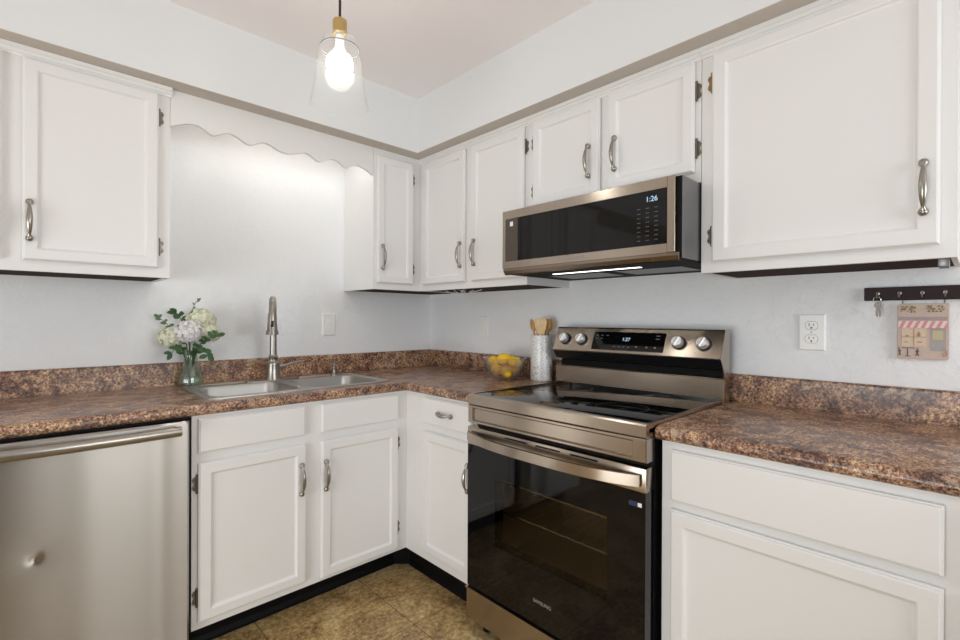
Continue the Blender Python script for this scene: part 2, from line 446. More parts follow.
def upper(root, W, u0, u1, z0, z1=2.1078, vc=0.001, u1c=None):
    """carcass with recessed dark bottom, white frame and lip"""
    ua = u0 if u1c is None else u1c
    b = nb(); box(b, (ua, vc, z0+.014), (u1, DU-.018, z1), W); obj('carcass', b, M_cab, root, smooth=False)
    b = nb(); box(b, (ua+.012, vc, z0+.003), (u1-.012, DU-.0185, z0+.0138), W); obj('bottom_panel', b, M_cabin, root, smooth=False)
    for x in (ua, u1-.0118): obj('side_lip', B_((x, vc, z0), (x+.0118, DU-.018, z0+.014), W=W), M_cab, root, smooth=False)
def faceframe(root, W, us, zs, v0, v1, name='face_frame', f0=None):
    """us = stile spans, zs = (z0, z1, rail_bottom, rail_top)"""
    b = nb(); z0, z1, rb, rt = zs
    prism(b, [(v0, z0), (v1, z0), (v1, z1), (v0, z1)], us[0], us[1], W, f0=f0)
    obj(name, b, M_cab, root, smooth=False)

# ------------------------------------------------------------------ wall cabinets
# left of the sink
r = thing('wall_cabinet', 'tall white wall cabinet at the far left, above the dishwasher side of the counter', 'cabinet', (-2.0, -.16, ZU))
upper(r, A3, -2.42, -1.525, ZU); faceframe(r, A3, (-2.42, -1.525), (ZU, 2.1078, 0, 0), DU-.018, DU)
add_door(r, A3, -1.940, -1.563, 1.405, 2.074, DU, 1, (-1.922, 1.5365, .060), (1.985, 1.4885))
add_door(r, A3, -2.36, -1.985, 1.405, 2.074, DU, -1, (-2.015, 1.5365, .060), (1.985, 1.4885))
crown(r, A3, -2.43, -1.520, DU)
# corner, on the sink wall
r = thing('wall_cabinet', 'narrow white corner wall cabinet right of the sink valance, one slim door, warmly lit side', 'cabinet', (-.32, -.16, ZU))
upper(r, A3, -.621, -.002, ZU)
faceframe(r, A3, (-.621, -DU), (ZU, 2.1078, 0, 0), DU-.018, DU)
add_door(r, A3, -.6055, -.378, 1.403, 2.072, DU, 1, (-.578, 1.5395, .058), (1.985, 1.4885))
# tall pair on the range wall
r = thing('wall_cabinet', 'white two-door wall cabinet between the corner and the microwave', 'cabinet', (-.16, -.72, ZU))
upper(r, B3, DU+.002, 1.108, ZU)
faceframe(r, B3, (DU, 1.108), (ZU, 2.1078, 0, 0), DU-.018, DU)
add_door(r, B3, .361, .704, 1.403, 2.072, DU, -1, (.679, 1.5415, .058), (1.985, 1.4885))
add_door(r, B3, .756, 1.098, 1.403, 2.072, DU, 1, (.782, 1.5435, .058), (1.985, 1.4885))
crown(r, B3, DU, 1.108, DU)
# short pair over the microwave
r = thing('wall_cabinet', 'short white two-door wall cabinet directly above the microwave', 'cabinet', (-.16, -1.48, 1.672))
upper(r, B3, 1.110, 1.8605, 1.672); faceframe(r, B3, (1.110, 1.8605), (1.672, 2.1078, 0, 0), DU-.018, DU)
add_door(r, B3, 1.149, 1.484, 1.705, 2.072, DU, -1, (1.4375, 1.836, .058), (1.985, 1.775))
add_door(r, B3, 1.519, 1.8435, 1.705, 2.072, DU, 1, (1.553, 1.8365, .058), (1.975, 1.785))
crown(r, B3, 1.109, 1.8605, DU)
# big single door right of the microwave
r = thing('wall_cabinet', 'wide white single-door wall cabinet right of the microwave, above the key rack', 'cabinet', (-.16, -2.16, ZU))
upper(r, B3, 1.8625, 2.460, ZU); faceframe(r, B3, (1.8625, 2.460), (ZU, 2.1078, 0, 0), DU-.018, DU)
add_door(r, B3, 1.899, 2.431, 1.402, 2.074, DU, -1, (2.401, 1.5435, .060), (1.985, 1.4885), frame=.046, hm=(M_brass_h, M_hinge))
crown(r, B3, 1.8615, 2.465, DU)
b = nb(); box(b, (2.425, .22, 1.352), (2.445, .29, 1.3825), B3, .002); obj('bracket', b, M_side, r)

# scalloped valance over the sink
prof = [(-1.5235, 1.9647), (-1.5194, 1.9653), (-1.4952, 1.9776), (-1.4636, 1.9909), (-1.4302, 1.9944), (-1.4032, 1.9829), (-1.3827, 1.9700), (-1.3653, 1.9695), (-1.3401, 1.9833), (-1.3118, 1.9943), (-1.2825, 1.9883), (-1.2525, 1.9723), (-1.2297, 1.9661), (-1.2067, 1.975), (-1.1757, 1.9904), (-1.1509, 1.9901), (-1.11, 1.9740), (-1.073, 1.9675)]
prof += [(-2.146-u, z) for u, z in prof[::-1][1:]]
pts = []
for i in range(len(prof)-1):        # Catmull-Rom smoothing of the cut edge
    p0, p1, p2, p3 = prof[max(i-1, 0)], prof[i], prof[i+1], prof[min(i+2, len(prof)-1)]
    for k in range(4):
        t = k/4
        pts.append(tuple(.5*((2*p1[j])+(-p0[j]+p2[j])*t+(2*p0[j]-5*p1[j]+4*p2[j]-p3[j])*t*t+(-p0[j]+3*p1[j]-3*p2[j]+p3[j])*t**3) for j in (0, 1)))
pts.append((-.6225, prof[-1][1]))
poly = [(-.6225, 2.1078), (-1.5235, 2.1078)] + pts
b = nb(); plate(b, poly, DU-.019, DU-.001, A3)
o = tag(obj('valance', b, M_cab), 'white scalloped wooden valance spanning the gap above the sink', 'valance'); recenter(o, (-1.07, -DU, 2.1078))
# lamp tucked behind the valance
r = thing('under_cabinet_lamp', 'slim tube light hidden behind the scalloped valance above the sink', 'lamp', (-1.04, -.232, 2.1080))
b = nb(); box(b, (-1.44, .195, 2.072), (-.64, .270, 2.1078), A3, .004); obj('housing', b, M_plastic, r)
b = nb(); tube(b, [A3(-1.42, .232, 2.062), A3(-.66, .232, 2.062)], .010, 12); obj('tube', b, M_tube, r)

# ------------------------------------------------------------------ base cabinets
ZB, ZT = .8826, .132
def base(root, W, u0, u1, toe_v, f1=None, c0=None):
    a = u0 if c0 is None else c0; t = .018
    for x in (a, u1-t): obj('side_panel', B_((x, .02, ZT), (x+t, DB-.02, ZB), W=W), M_cab, root, smooth=False)
    obj('bottom_panel', B_((a+t, .02, ZT), (u1-t, DB-.02, ZT+t), W=W), M_cab, root, smooth=False)
    obj('back_panel', B_((a+t, .02, ZT+t), (u1-t, .026, ZB), W=W), M_cab, root, smooth=False)
r = thing('base_cabinet', 'white sink base cabinet with two doors and two false drawer fronts, under the double sink', 'cabinet', (-1.07, -.35, 0))
base(r, A3, -1.5165, -.626, .5); faceframe(r, A3, (-1.5165, -.6245), (ZT, ZB, 0, 0), DB-.02, DB)
add_drawer(r, A3, -1.4975, -1.1205, .7475, .8665, DB); add_drawer(r, A3, -1.0535, -.679, .7475, .8665, DB)
add_door(r, A3, -1.4975, -1.116, .160, .7125, DB, -1, (-1.138, .577, .056), (.640, .245))
add_door(r, A3, -1.0535, -.679, .148, .7125, DB, 1, (-1.036, .572, .056), (.640, .245))
b = nb(); prism(b, [(.02, 0.001), (.495, 0.001), (.495, ZT), (.02, ZT)], -1.5165, -.6105, A3)
prism(b, [(.495, .001), (.503, .001), (.503, .012), (.499, .024), (.495, .030)], -1.5165, -.6105, A3)
obj('toe_kick', b, M_toe, r, smooth=False)
r = thing('base_cabinet', 'white corner base cabinet left of the range, one drawer above one narrow door', 'cabinet', (-.35, -.86, 0))
base(r, B3, .02, 1.122, .5, c0=.03); faceframe(r, B3, (DB-.019, 1.122), (ZT, ZB, 0, 0), DB-.02, DB)
add_drawer(r, B3, .773, 1.098, .7495, .8660, DB, 'drawer', True)
add_door(r, B3, .773, 1.098, .176, .7150, DB, -1, (1.0835, .577, .052), (.640, .245))
b = nb(); prism(b, [(.02, 0.001), (.551, 0.001), (.551, ZT), (.02, ZT)], .556, 1.122, B3)
prism(b, [(.551, .001), (.559, .001), (.559, .012), (.555, .024), (.551, .030)], .556, 1.122, B3)
t = [(-.6105, .497), (-.551, .556), (-.50, .556), (-.50, .45), (-.6105, .45)]
bb = nb(); lo = [bb.verts.new((x, -y, .001)) for x, y in t]; hi = [bb.verts.new((x, -y, ZT)) for x, y in t]
bb.faces.new(lo); bb.faces.new(hi)
for i in range(5): bb.faces.new((lo[i], hi[i], hi[(i+1) % 5], lo[(i+1) % 5]))
bmesh.ops.recalc_face_normals(bb, faces=bb.faces); merge(b, bb)
obj('toe_kick', b, M_toe, r, smooth=False)
r = thing('base_cabinet', 'wide white base cabinet right of the range with long drawer front over a panelled door', 'cabinet', (-.33, -2.35, 0))
base(r, B3, 1.879, 2.95, .5); faceframe(r, B3, (1.879, 2.95), (ZT-.02, ZB, 0, 0), DB-.02, DB)
add_drawer(r, B3, 1.908, 2.4525, .7175, .8570, DB); add_door(r, B3, 1.908, 2.4525, .130, .6935, DB, 1, None, None, frame=.043)
add_drawer(r, B3, 2.49, 2.93, .7175, .8570, DB); add_door(r, B3, 2.49, 2.93, .130, .6935, DB, 1, None, None, frame=.043)
b = nb(); prism(b, [(.02, 0.001), (.551, 0.001), (.551, ZT), (.02, ZT)], 1.879, 2.95, B3); obj('toe_kick', b, M_toe, r, smooth=False)

# ------------------------------------------------------------------ worktops
ft = .645
top_prof = [(.002, ZB+.001), (.002, ZC), (ft-.022, ZC), (ft-.010, ZC-.0025), (ft-.003, ZC-.009), (ft, ZC-.018), (ft-.001, ZC-.026), (ft-.005, ZC-.033), (ft-.012, ZC-.0375), (.628, ZC-.0375), (.628, ZB+.001)]
sp_prof = [(.002, ZC+.0002), (.019, ZC+.0002), (.019, ZS-.006), (.016, ZS-.002), (.011, ZS), (.002, ZS)]
r = thing('worktop', 'L-shaped brown granite-look laminate worktop holding the sink and turning the corner to the range', 'worktop', (-1.2, -.32, ZB))
b = nb(); prism(b, top_prof, -2.75, 0, A3, f1=lambda v: -v)
o = obj('worktop_surface', b, M_lam, r)
cut = nb()
pr = rrect(-1.432, -.682, .195, .535, .05)
lo = [cut.verts.new((x, -y, .80)) for x, y in pr]; hi = [cut.verts.new((x, -y, 1.0)) for x, y in pr]
cut.faces.new(lo); cut.faces.new(hi)
for i in range(len(pr)): cut.faces.new((lo[i], hi[i], hi[(i+1) % len(pr)], lo[(i+1) % len(pr)]))
bmesh.ops.recalc_face_normals(cut, faces=cut.faces)
def boolean(o, cutter_bm):
    me = bpy.data.meshes.new('c'); cutter_bm.to_mesh(me); cutter_bm.free(); c = bpy.data.objects.new('c', me); COL.objects.link(c)
    md = o.modifiers.new('b', 'BOOLEAN'); md.object = c; md.operation = 'DIFFERENCE'; md.solver = 'EXACT'
    bpy.context.view_layer.update()
    new = bpy.data.meshes.new_from_object(o.evaluated_get(bpy.context.evaluated_depsgraph_get()))
    o.modifiers.clear(); o.data = new; bpy.data.objects.remove(c)
boolean(o, cut)
b = nb(); b.from_mesh(o.data)
t = nb(); prism(t, top_prof, 0, 1.1225, B3, f0=lambda v: v)
off = parent_world(r)
for v in t.verts: v.co -= off
merge(b, t); b.to_mesh(o.data); b.free()
b = nb(); prism(b, sp_prof, -2.75, 0, A3, f1=lambda v: -v); prism(b, sp_prof, 0, 1.1225, B3, f0=lambda v: v); obj('splashback', b, M_lam, r)
r = thing('worktop', 'brown granite-look laminate worktop right of the range, below the duplex outlet', 'worktop', (-.32, -2.4, ZB))
b = nb(); prism(b, top_prof, 1.8660, 2.96, B3); obj('worktop_surface', b, M_lam, r)
b = nb(); prism(b, sp_prof, 1.849, 2.96, B3); obj('splashback', b, M_lam, r)

# ------------------------------------------------------------------ sink
r = thing('sink', 'double-bowl stainless steel drop-in sink set in the laminate worktop', 'sink', (-1.055, -.34, ZC))
b = nb(); pr = rrect(-1.452, -.662, .135, .560, .03)
t = nb(); rings = [(0, ZC+.0004), (.0, ZC+.0030), (.003, ZC+.0058), (.010, ZC+.0058), (.014, ZC+.0030)]
for_r = []
def rr(ins): return rrect(-1.452+ins, -.662-ins, .135+ins, .560-ins, max(.03-ins, .006))
rows = [[t.verts.new((x, -y, z)) for x, y in rr(ins)] for ins, z in rings]
for a, c in zip(rows, rows[1:]):
    for k in range(len(a)): t.faces.new((a[k], a[(k+1) % len(a)], c[(k+1) % len(a)], c[k]))
t.faces.new(rows[-1]); t.faces.new(rows[0][::-1]); bmesh.ops.recalc_face_normals(t, faces=t.faces); merge(b, t)
deck = obj('deck', b, M_sink, r)
bowls = [(-1.420, -1.078, .215, .523), (-1.045, -.694, .215, .523)]
for (x0, x1, y0, y1) in bowls:
    cut = nb(); q = rrect(x0, x1, y0, y1, .055, 8); off = parent_world(r)
    lo = [cut.verts.new(Vector((x, -y, .85))-off*0) for x, y in q]; hi = [cut.verts.new(Vector((x, -y, 1.0))) for x, y in q]
    cut.faces.new(lo); cut.faces.new(hi)
    for i in range(len(q)): cut.faces.new((lo[i], hi[i], hi[(i+1) % len(q)], lo[(i+1) % len(q)]))
    bmesh.ops.recalc_face_normals(cut, faces=cut.faces)
    boolean(deck, cut)
for (x0, x1, y0, y1) in bowls:
    b = nb(); rows = []
    for ins, z in ((-.0010, ZC+.0028), (.002, ZC+.0015), (.007, ZC-.010), (.012, ZC-.12), (.022, ZC-.150), (.045, ZC-.165), (.10, ZC-.170)):
        rows.append([b.verts.new((x, -y, z)) for x, y in rrect(x0+ins, x1-ins, y0+ins, y1-ins, max(.055-ins*.3, .02), 8)])
    for a, c in zip(rows, rows[1:]):
        for k in range(len(a)): b.faces.new((a[k], c[k], c[(k+1) % len(a)], a[(k+1) % len(a)]))
    b.faces.new(rows[-1]); bmesh.ops.recalc_face_normals(b, faces=b.faces)
    bw = obj('bowl', b, M_sink, r)
    b = nb(); lathe(b, [(0, .0005), (.030, .0005), (.040, .0008), (.042, .003), (.040, .0042), (.028, .002), (0, .002)], ((x0+x1)/2, -(y0+y1)/2, ZC-.1698), 24)
    obj('drain', b, M_chrome, bw)
# faucet
fx, fy, fz = -1.076, -.172, ZC+.0034
r = thing('faucet', 'tall brushed nickel pull-down kitchen faucet at the back of the sink', 'faucet', (fx, fy, fz))
b = nb(); pr = rrect(fx-.125, fx+.125, -fy-.028, -fy+.028, .027, 6)
t = nb(); lo = [t.verts.new((x, -y, fz)) for x, y in pr]; hi = [t.verts.new((x, -y, fz+.006)) for x, y in pr]
t.faces.new(lo); t.faces.new(hi)
for i in range(len(pr)): t.faces.new((lo[i], hi[i], hi[(i+1) % len(pr)], lo[(i+1) % len(pr)]))
bmesh.ops.recalc_face_normals(t, faces=t.faces); merge(b, t); obj('base_plate', b, M_nick, r)
b = nb(); lathe(b, [(.036, fz+.006), (.035, fz+.012), (.031, fz+.03), (.0285, fz+.075), (.0290, fz+.082), (.026, fz+.088), (.0205, fz+.094), (.020, fz+.108), (.0225, fz+.113), (.0195, fz+.118), (.0165, fz+.122), (.0165, fz+.14), (0, fz+.14)], (fx, fy, 0), 28); obj('body', b, M_nick, r)
dv = Vector((CAM[0]-fx, CAM[1]-fy, 0)).normalized(); dv = Vector((dv.x-.03, dv.y, 0)).normalized()
zt0 = fz+.13; top = 1.322-.018; Rr = .075
path = [Vector((fx, fy, zt0)), Vector((fx, fy, zt0+.06))]
for k in range(17):
    a = math.pi*k/16*.97; path.append(Vector((fx, fy, top-Rr))+dv*(Rr-Rr*math.cos(a))+Vector((0, 0, Rr*math.sin(a))))
b = nb(); tube(b, path, [.0155]*2+[.0150]*17, 16); obj('spout', b, M_nick, r)
e = path[-1]; b = nb(); dz = Vector((0, 0, -1)); hd = [(0, .0165), (.01, .0185), (.045, .0200), (.075, .0225), (.088, .0265), (.096, .0272), (.098, .024)]
tube(b, [e+dz*(h-.004) for h, _ in hd], [q for _, q in hd], 20); sh = obj('spray_head', b, M_nick, r)
b = nb(); bc = e+dz*.045+dv*.019; box(b, (bc.x-.006, bc.y-.004, bc.z-.014), (bc.x+.006, bc.y+.004, bc.z+.014), bev=.002); obj('spray_button', b, M_blk, sh)
b = nb(); hz0 = fz+.062
tube(b, [(fx+.024, fy, hz0), (fx+.050, fy-.002, hz0+.002), (fx+.054, fy-.002, hz0+.003)], [.013, .0125, .010], 16)
tube(b, bez((fx+.048, fy-.002, hz0+.002), (fx+.07, fy-.003, hz0+.012), (fx+.10, fy-.004, hz0+.020), (fx+.145, fy-.006, hz0+.022), 8), [.006, .006, .0058, .0055, .0052, .005, .005, .0048, .0045], 12)
obj('lever', b, M_nick, r)
# soap dispenser
sx, sy = -.762, -.165
r = thing('soap_dispenser', 'small nickel soap dispenser on the sink rim right of the faucet', 'dispenser', (sx, sy, fz))
b = nb(); lathe(b, [(.019, 0), (.0185, .004), (.012, .008), (.0095, .014), (.009, .036), (.0105, .040), (0, .040)], (sx, sy, fz), 20); obj('base', b, M_nick, r)
b = nb(); lathe(b, [(.006, .038), (.006, .05), (.010, .053), (.010, .060), (.006, .064), (0, .065)], (sx, sy, fz), 18)
tube(b, [(sx, sy, fz+.056), (sx-.012, sy-.03, fz+.057), (sx-.017, sy-.045, fz+.052)], [.005, .0045, .0035], 10); obj('pump', b, M_nick, r)

# ------------------------------------------------------------------ dishwasher
r = thing('dishwasher', 'stainless steel dishwasher with a small dent, left of the sink cabinet', 'dishwasher', (-1.83, -.35, 0))
b = nb(); box(b, (-2.130, .03, .11), (-1.5195, .600, .8815), A3); box(b, (-2.130, .600, .8700), (-1.5195, .627, .8815), A3); obj('tub', b, M_matb, r, smooth=False)
b = nb(); box(b, (-2.125, .06, .001), (-1.5255, .53, .108), A3); obj('toe_panel', b, M_blk, r, smooth=False)
b = nb(); u0, u1, z0, z1 = -2.126, -1.5300, .112, .8690
nu, nz = 96, 112; g = []
for j in range(nz+1):
    row = []
    for i in range(nu+1):
        u = u0+(u1-u0)*i/nu; z = z0+(z1-z0)*j/nz
        dv_ = 0
        d2 = ((u+1.913)**2+(z-.533)**2); dv_ -= .0036*math.exp(-d2/(2*.0075**2)); dv_ -= .0006*math.exp(-d2/(2*.03**2))
        dv_ += .0022*math.exp(-((u+1.62)/.035)**2)+.0016*math.exp(-((u+1.78)/.06)**2)   # faint waviness of the sheet
        e = min(u-u0, u1-u, z1-z)
        dv_ -= max(0, .006-e)**2/.006
        row.append(b.verts.new(A3(u, .660+dv_, z)))
    g.append(row)
for j in range(nz):
    for i in range(nu): b.faces.new((g[j][i], g[j][i+1], g[j+1][i+1], g[j+1][i]))
bd = g[0]+[g[j][nu] for j in range(1, nz+1)]+g[nz][::-1][1:]+[g[j][0] for j in range(nz-1, 0, -1)]
bk = [b.verts.new((v.co.x, -.602, v.co.z)) for v in bd]
for i in range(len(bd)): b.faces.new((bd[i], bd[(i+1) % len(bd)], bk[(i+1) % len(bd)], bk[i]))
b.faces.new(bk[::-1]); bmesh.ops.recalc_face_normals(b, faces=b.faces)
dd = obj('door', b, M_dw, r)
b = nb(); pts = []; rad = []
for i in range(25):
    t = i/24; u = -2.088+(.525)*t; bow = .012*(1-(2*t-1)**2)
    pts.append(A3(u, .700+bow, .846)); rad.append((.0165, .0135))
tube(b, pts, rad, 18, flat=(0, 0, 1))
for u in (-2.075, -1.577): box(b, (u-.010, .655, .836), (u+.010, .702, .856), A3, .003)
obj('handle', b, M_nick, dd)

# ------------------------------------------------------------------ electric range
Y0, Y1 = 1.130, 1.8635
r = thing('electric_range', 'stainless steel electric range with black glass top between the base cabinets', 'range', (-.35, -1.49, 0))
b = nb()   # body shell with an open oven cavity
box(b, (Y0+.002, .062, .045), (Y1-.002, .20, .912), B3); box(b, (Y0+.002, .20, .045), (Y0+.09, .64, .912), B3); box(b, (Y1-.09, .20, .045), (Y1-.002, .64, .912), B3)
box(b, (Y0+.09, .20, .045), (Y1-.09, .64, .30), B3); box(b, (Y0+.09, .20, .70), (Y1-.09, .64, .912), B3); obj('body', b, M_blk, r, smooth=False)
b = nb(); c0, c1, e0, e1 = Y0+.0905, Y1-.0905, .301, .699
for bx in (((c0, .2005, e0), (c1, .204, e1)), ((c0, .204, e0), (c0+.003, .64, e1)), ((c1-.003, .204, e0), (c1, .64, e1)), ((c0+.003, .204, e0), (c1-.003, .64, e0+.003)), ((c0+.003, .204, e1-.003), (c1-.003, .64, e1))): box(b, *bx, W=B3)
obj('oven_cavity', b, M_enam, r, smooth=False)
for zz in (.487, .600):
    b = nb()
    for vv in (.22, .62): tube(b, [B3(c0+.004, vv, zz), B3(c1-.004, vv, zz)], .0042, 8)
    for uu in (c0+.006, c1-.006): tube(b, [B3(uu, .22, zz), B3(uu, .62, zz)], .0030, 8)
    for k in range(15): uu = c0+.04+(c1-c0-.08)*k/14; tube(b, [B3(uu, .22, zz+.002), B3(uu, .622, zz+.002)], .0016, 6)
    obj('oven_rack', b, M_chrome, r)
# cooktop
b = nb(); box(b, (Y0+.010, .105, .9125), (Y1-.010, .672, .9262), B3, .002); ct = obj('cooktop', b, M_glossb, r)
b = nb()
for (uu, vv, rad) in ((1.30, .50, .105), (1.68, .50, .085), (1.31, .24, .075), (1.69, .24, .095), (1.495, .30, .05)):
    lathe(b, [(rad-.0008, .0), (rad+.0008, 0), (rad+.0008, .0002), (rad-.0008, .0002), (rad-.0008, 0)], B3(uu, vv, .92625), 48)
obj('burner_ring', b, M_ring, ct, smooth=False)
b = nb()
prism(b, [(.60, .886), (.686, .886), (.690, .890), (.690, .921), (.686, .926), (.671, .9275), (.671, .912), (.60, .912)], Y0, Y1, B3)
box(b, (Y0, .105, .9), (Y0+.010, .672, .9275), B3); box(b, (Y1-.010, .105, .9), (Y1, .672, .9275), B3)
obj('cooktop_trim', b, M_rs, r, smooth=False)
# upper front panel with pressed rectangular recess
b = nb(); z0, z1 = .818, .8845
rings = [((Y0, Y1, z0, z1), .640), ((Y0, Y1, z0, z1), .687), ((Y0+.002, Y1-.002, z0+.002, z1-.002), .689), ((1.155, 1.823, .826, .877), .689), ((1.160, 1.818, .831, .872), .6815)]
vs = [[b.verts.new(B3(u, v, z)) for u, z in ((a, c), (a2, c), (a2, c2), (a, c2))] for (a, a2, c, c2), v in rings]
for r0, r1 in zip(vs, vs[1:]):
    for k in range(4): b.faces.new((r0[k], r0[(k+1) % 4], r1[(k+1) % 4], r1[k]))
b.faces.new(vs[-1]); b.faces.new(vs[0][::-1]); bmesh.ops.recalc_face_normals(b, faces=b.faces); obj('front_panel', b, M_rs, r, smooth=False)
# oven door
d = obj('oven_door', (lambda b: (box(b, (Y0, .642, .735), (Y1, .690, .803), B3, .002), b)[1])(nb()), M_rs, r)
b = nb(); wu0, wu1, wz0, wz1 = 1.279, 1.742, .388, .638
box(b, (Y0+.001, .645, .190), (wu0, .6895, .7345), B3); box(b, (wu1, .645, .190), (Y1-.001, .6895, .7345), B3)
box(b, (wu0, .645, .190), (wu1, .6895, wz0), B3); box(b, (wu0, .645, wz1), (wu1, .6895, .7345), B3)
bmesh.ops.remove_doubles(b, verts=b.verts, dist=1e-5); obj('door_glass', b, M_glossb, d, smooth=False)
b = nb(); box(b, (wu0, .6855, wz0), (wu1, .6893, wz1), B3); obj('door_window', b, M_oven, d, smooth=False)
b = nb()
for (a, c) in ((1.33, 1.43), (1.47, 1.57), (1.61, 1.71)): box(b, (a, .6895, .7895), (c, .6912, .7945), B3)
obj('vent_slot', b, M_matb, d, smooth=False)
b = nb(); n = 28; poly_o, poly_i = [], []
for i in range(n+1):
    t = i/n; u = Y0+.012+(Y1-Y0-.024)*t; bow = .050*(1-abs(2*t-1)**3.2)
    poly_o.append((u, .694+bow+.010)); poly_i.append((u, .694+bow))
t_ = nb(); H0, H1 = .754, .786
rows = []
for z in (H0, H1): rows.append([t_.verts.new(B3(u, v, z)) for u, v in poly_o+poly_i[::-1]])
m_ = len(rows[0])
for i in range(m_): t_.faces.new((rows[0][i], rows[0][(i+1) % m_], rows[1][(i+1) % m_], rows[1][i]))
for k in (0, 1):
    for i in range(n): t_.faces.new((rows[k][i], rows[k][i+1], rows[k][m_-2-i], rows[k][m_-1-i]))
bmesh.ops.recalc_face_normals(t_, faces=t_.faces); merge(b, t_)
for u in (Y0+.020, Y1-.030): box(b, (u, .689, H0+.003), (u+.010, .700, H1-.003), B3)
obj('handle', b, M_rs, d)
text('logo_lettering', 'SAMSUNG', .0165, M_print, d, B3(1.4995, .6898, .2705), (0, -1, 0), (0, 0, 1))
b = nb(); box(b, (1.812, .6896, .692), (1.853, .6902, .706), B3); s_ = obj('sticker', b, mat('navy_sticker', (.02, .03, .09), .5), d, smooth=False, label='small dark blue sticker with a white square')
b = nb(); box(b, (1.840, .6903, .6935), (1.8515, .6907, .7045), B3); obj('sticker_patch', b, M_plastic, s_, smooth=False)
# lower drawer and feet
b = nb(); prism(b, [(.62, .062), (.688, .062), (.692, .067), (.692, .176), (.700, .181), (.700, .186), (.62, .186)], Y0, Y1, B3); obj('storage_drawer', b, M_rs, r, smooth=False)
for (uu, vv) in ((Y0+.045, .62), (Y1-.045, .62), (Y0+.045, .10), (Y1-.045, .10)):
    b = nb(); lathe(b, [(.019, .001), (.020, .01), (.012, .014), (.010, .062), (0, .062)], B3(uu, vv, 0), 16); obj('foot', b, M_matb, r)
# back guard
b = nb(); prism(b, [(.062, .929), (.118, .929), (.118, 1.000), (.114, 1.005), (.062, 1.005)], Y0-.012, Y1-.0015, B3); obj('rear_panel', b, M_rs, r, smooth=False)
b = nb(); prism(b, [(.062, 1.0055), (.080, 1.0055), (.080, 1.030), (.062, 1.030)], Y0-.008, Y1-.002, B3); obj('vent_recess', b, M_matb, r, smooth=False)
b = nb(); prism(b, [(.062, 1.031), (.080, 1.031), (.119, 1.037), (.1455, 1.073), (.062, 1.074)], Y0-.008, Y1-.002, B3); obj('guard_slope', b, M_blk, r, smooth=False)
b = nb(); prism(b, [(.062, 1.0745), (.1460, 1.0745), (.1470, 1.078), (.106, 1.176), (.100, 1.181), (.062, 1.181)], Y0-.009, Y1-.0015, B3); cpn = obj('control_panel', b, M_rs, r, smooth=False)
b = nb(); prism(b, [(.061, .913), (.116, .913), (.112, 1.0), (.119, 1.036), (.1465, 1.075), (.103, 1.181), (.061, 1.184)], Y1-.0014, Y1+.0014, B3); obj('end_cap', b, M_rs, r, smooth=False)
nrm = Vector((.098, .041)).normalized()   # (v, z) outward normal of the slanted control face
def face_pt(z): return .1470+(.106-.1470)*(z-1.078)/(1.176-1.078)
def on_face(bm, u0, u1, z0, z1, a, h):
    pr = [(face_pt(z0)+nrm.x*a, z0+nrm.y*a), (face_pt(z0)+nrm.x*h, z0+nrm.y*h), (face_pt(z1)+nrm.x*h, z1+nrm.y*h), (face_pt(z1)+nrm.x*a, z1+nrm.y*a)]
    prism(bm, pr, u0, u1, B3)
b = nb(); on_face(b, 1.326, 1.650, 1.088, 1.163, -.002, .0012); dp = obj('display_panel', b, M_glossb, cpn, smooth=False)
upv = Vector((0.041, 0, .098)).normalized()
def fp(u, z, h): return B3(u, face_pt(z)+nrm.x*h, z+nrm.y*h)
text('clock_digits', '1:27', .021, M_led, dp, fp(1.484, 1.133, .0014), (0, -1, 0), upv)
marks = [(u, .006, 1.147, 1.1485) for u in (1.345, 1.367, 1.394)]+[(u, .006, 1.134, 1.1355) for u in (1.345, 1.367)]
marks += [(u, .005, 1.102, 1.1035) for u in (1.435, 1.457, 1.478, 1.50)]+[(u, .004, 1.103, 1.107) for u in (1.535, 1.58, 1.615)]+[(1.620, .008, z, z+.002) for z in (1.150, 1.138)]
for (u, hw, za, zb) in marks:
    b = nb(); on_face(b, u-hw, u+hw, za, zb, .0012, .0015); obj('printed_mark', b, M_print, dp, smooth=False)
M_knob = mat('silver_knob', (.86, .86, .86), .38, .85)
for u in (1.179, 1.268, 1.706, 1.799):
    z = 1.127; ax = B3(0, nrm.x, nrm.y); c = fp(u, z, 0)
    b = nb(); lathe(b, [(0, -.002), (.0265, -.002), (.0265, .006), (.0250, .009), (0, .009)], c, 28, ax); kn = obj('knob', b, M_blk, cpn)
    b = nb(); lathe(b, [(0, .009), (.0225, .009), (.0205, .024), (.0190, .027), (0, .027)], c, 28, ax)
    obj('knob_cap', b, M_knob, kn)
    b = nb(); q = c+ax*.027; rt = Vector((0, -1, 0)); g2 = (upv*.8+rt*.35).normalized()
    tube(b, [q-g2*.018, q+g2*.018], [(.006, .0055), (.006, .0055)], 10, flat=ax); obj('knob_grip', b, M_knob, kn)
    b = nb(); on_face(b, u-.030, u-.026, 1.095, 1.098, .0, .0004); obj('printed_mark', b, M_print, cpn, smooth=False)

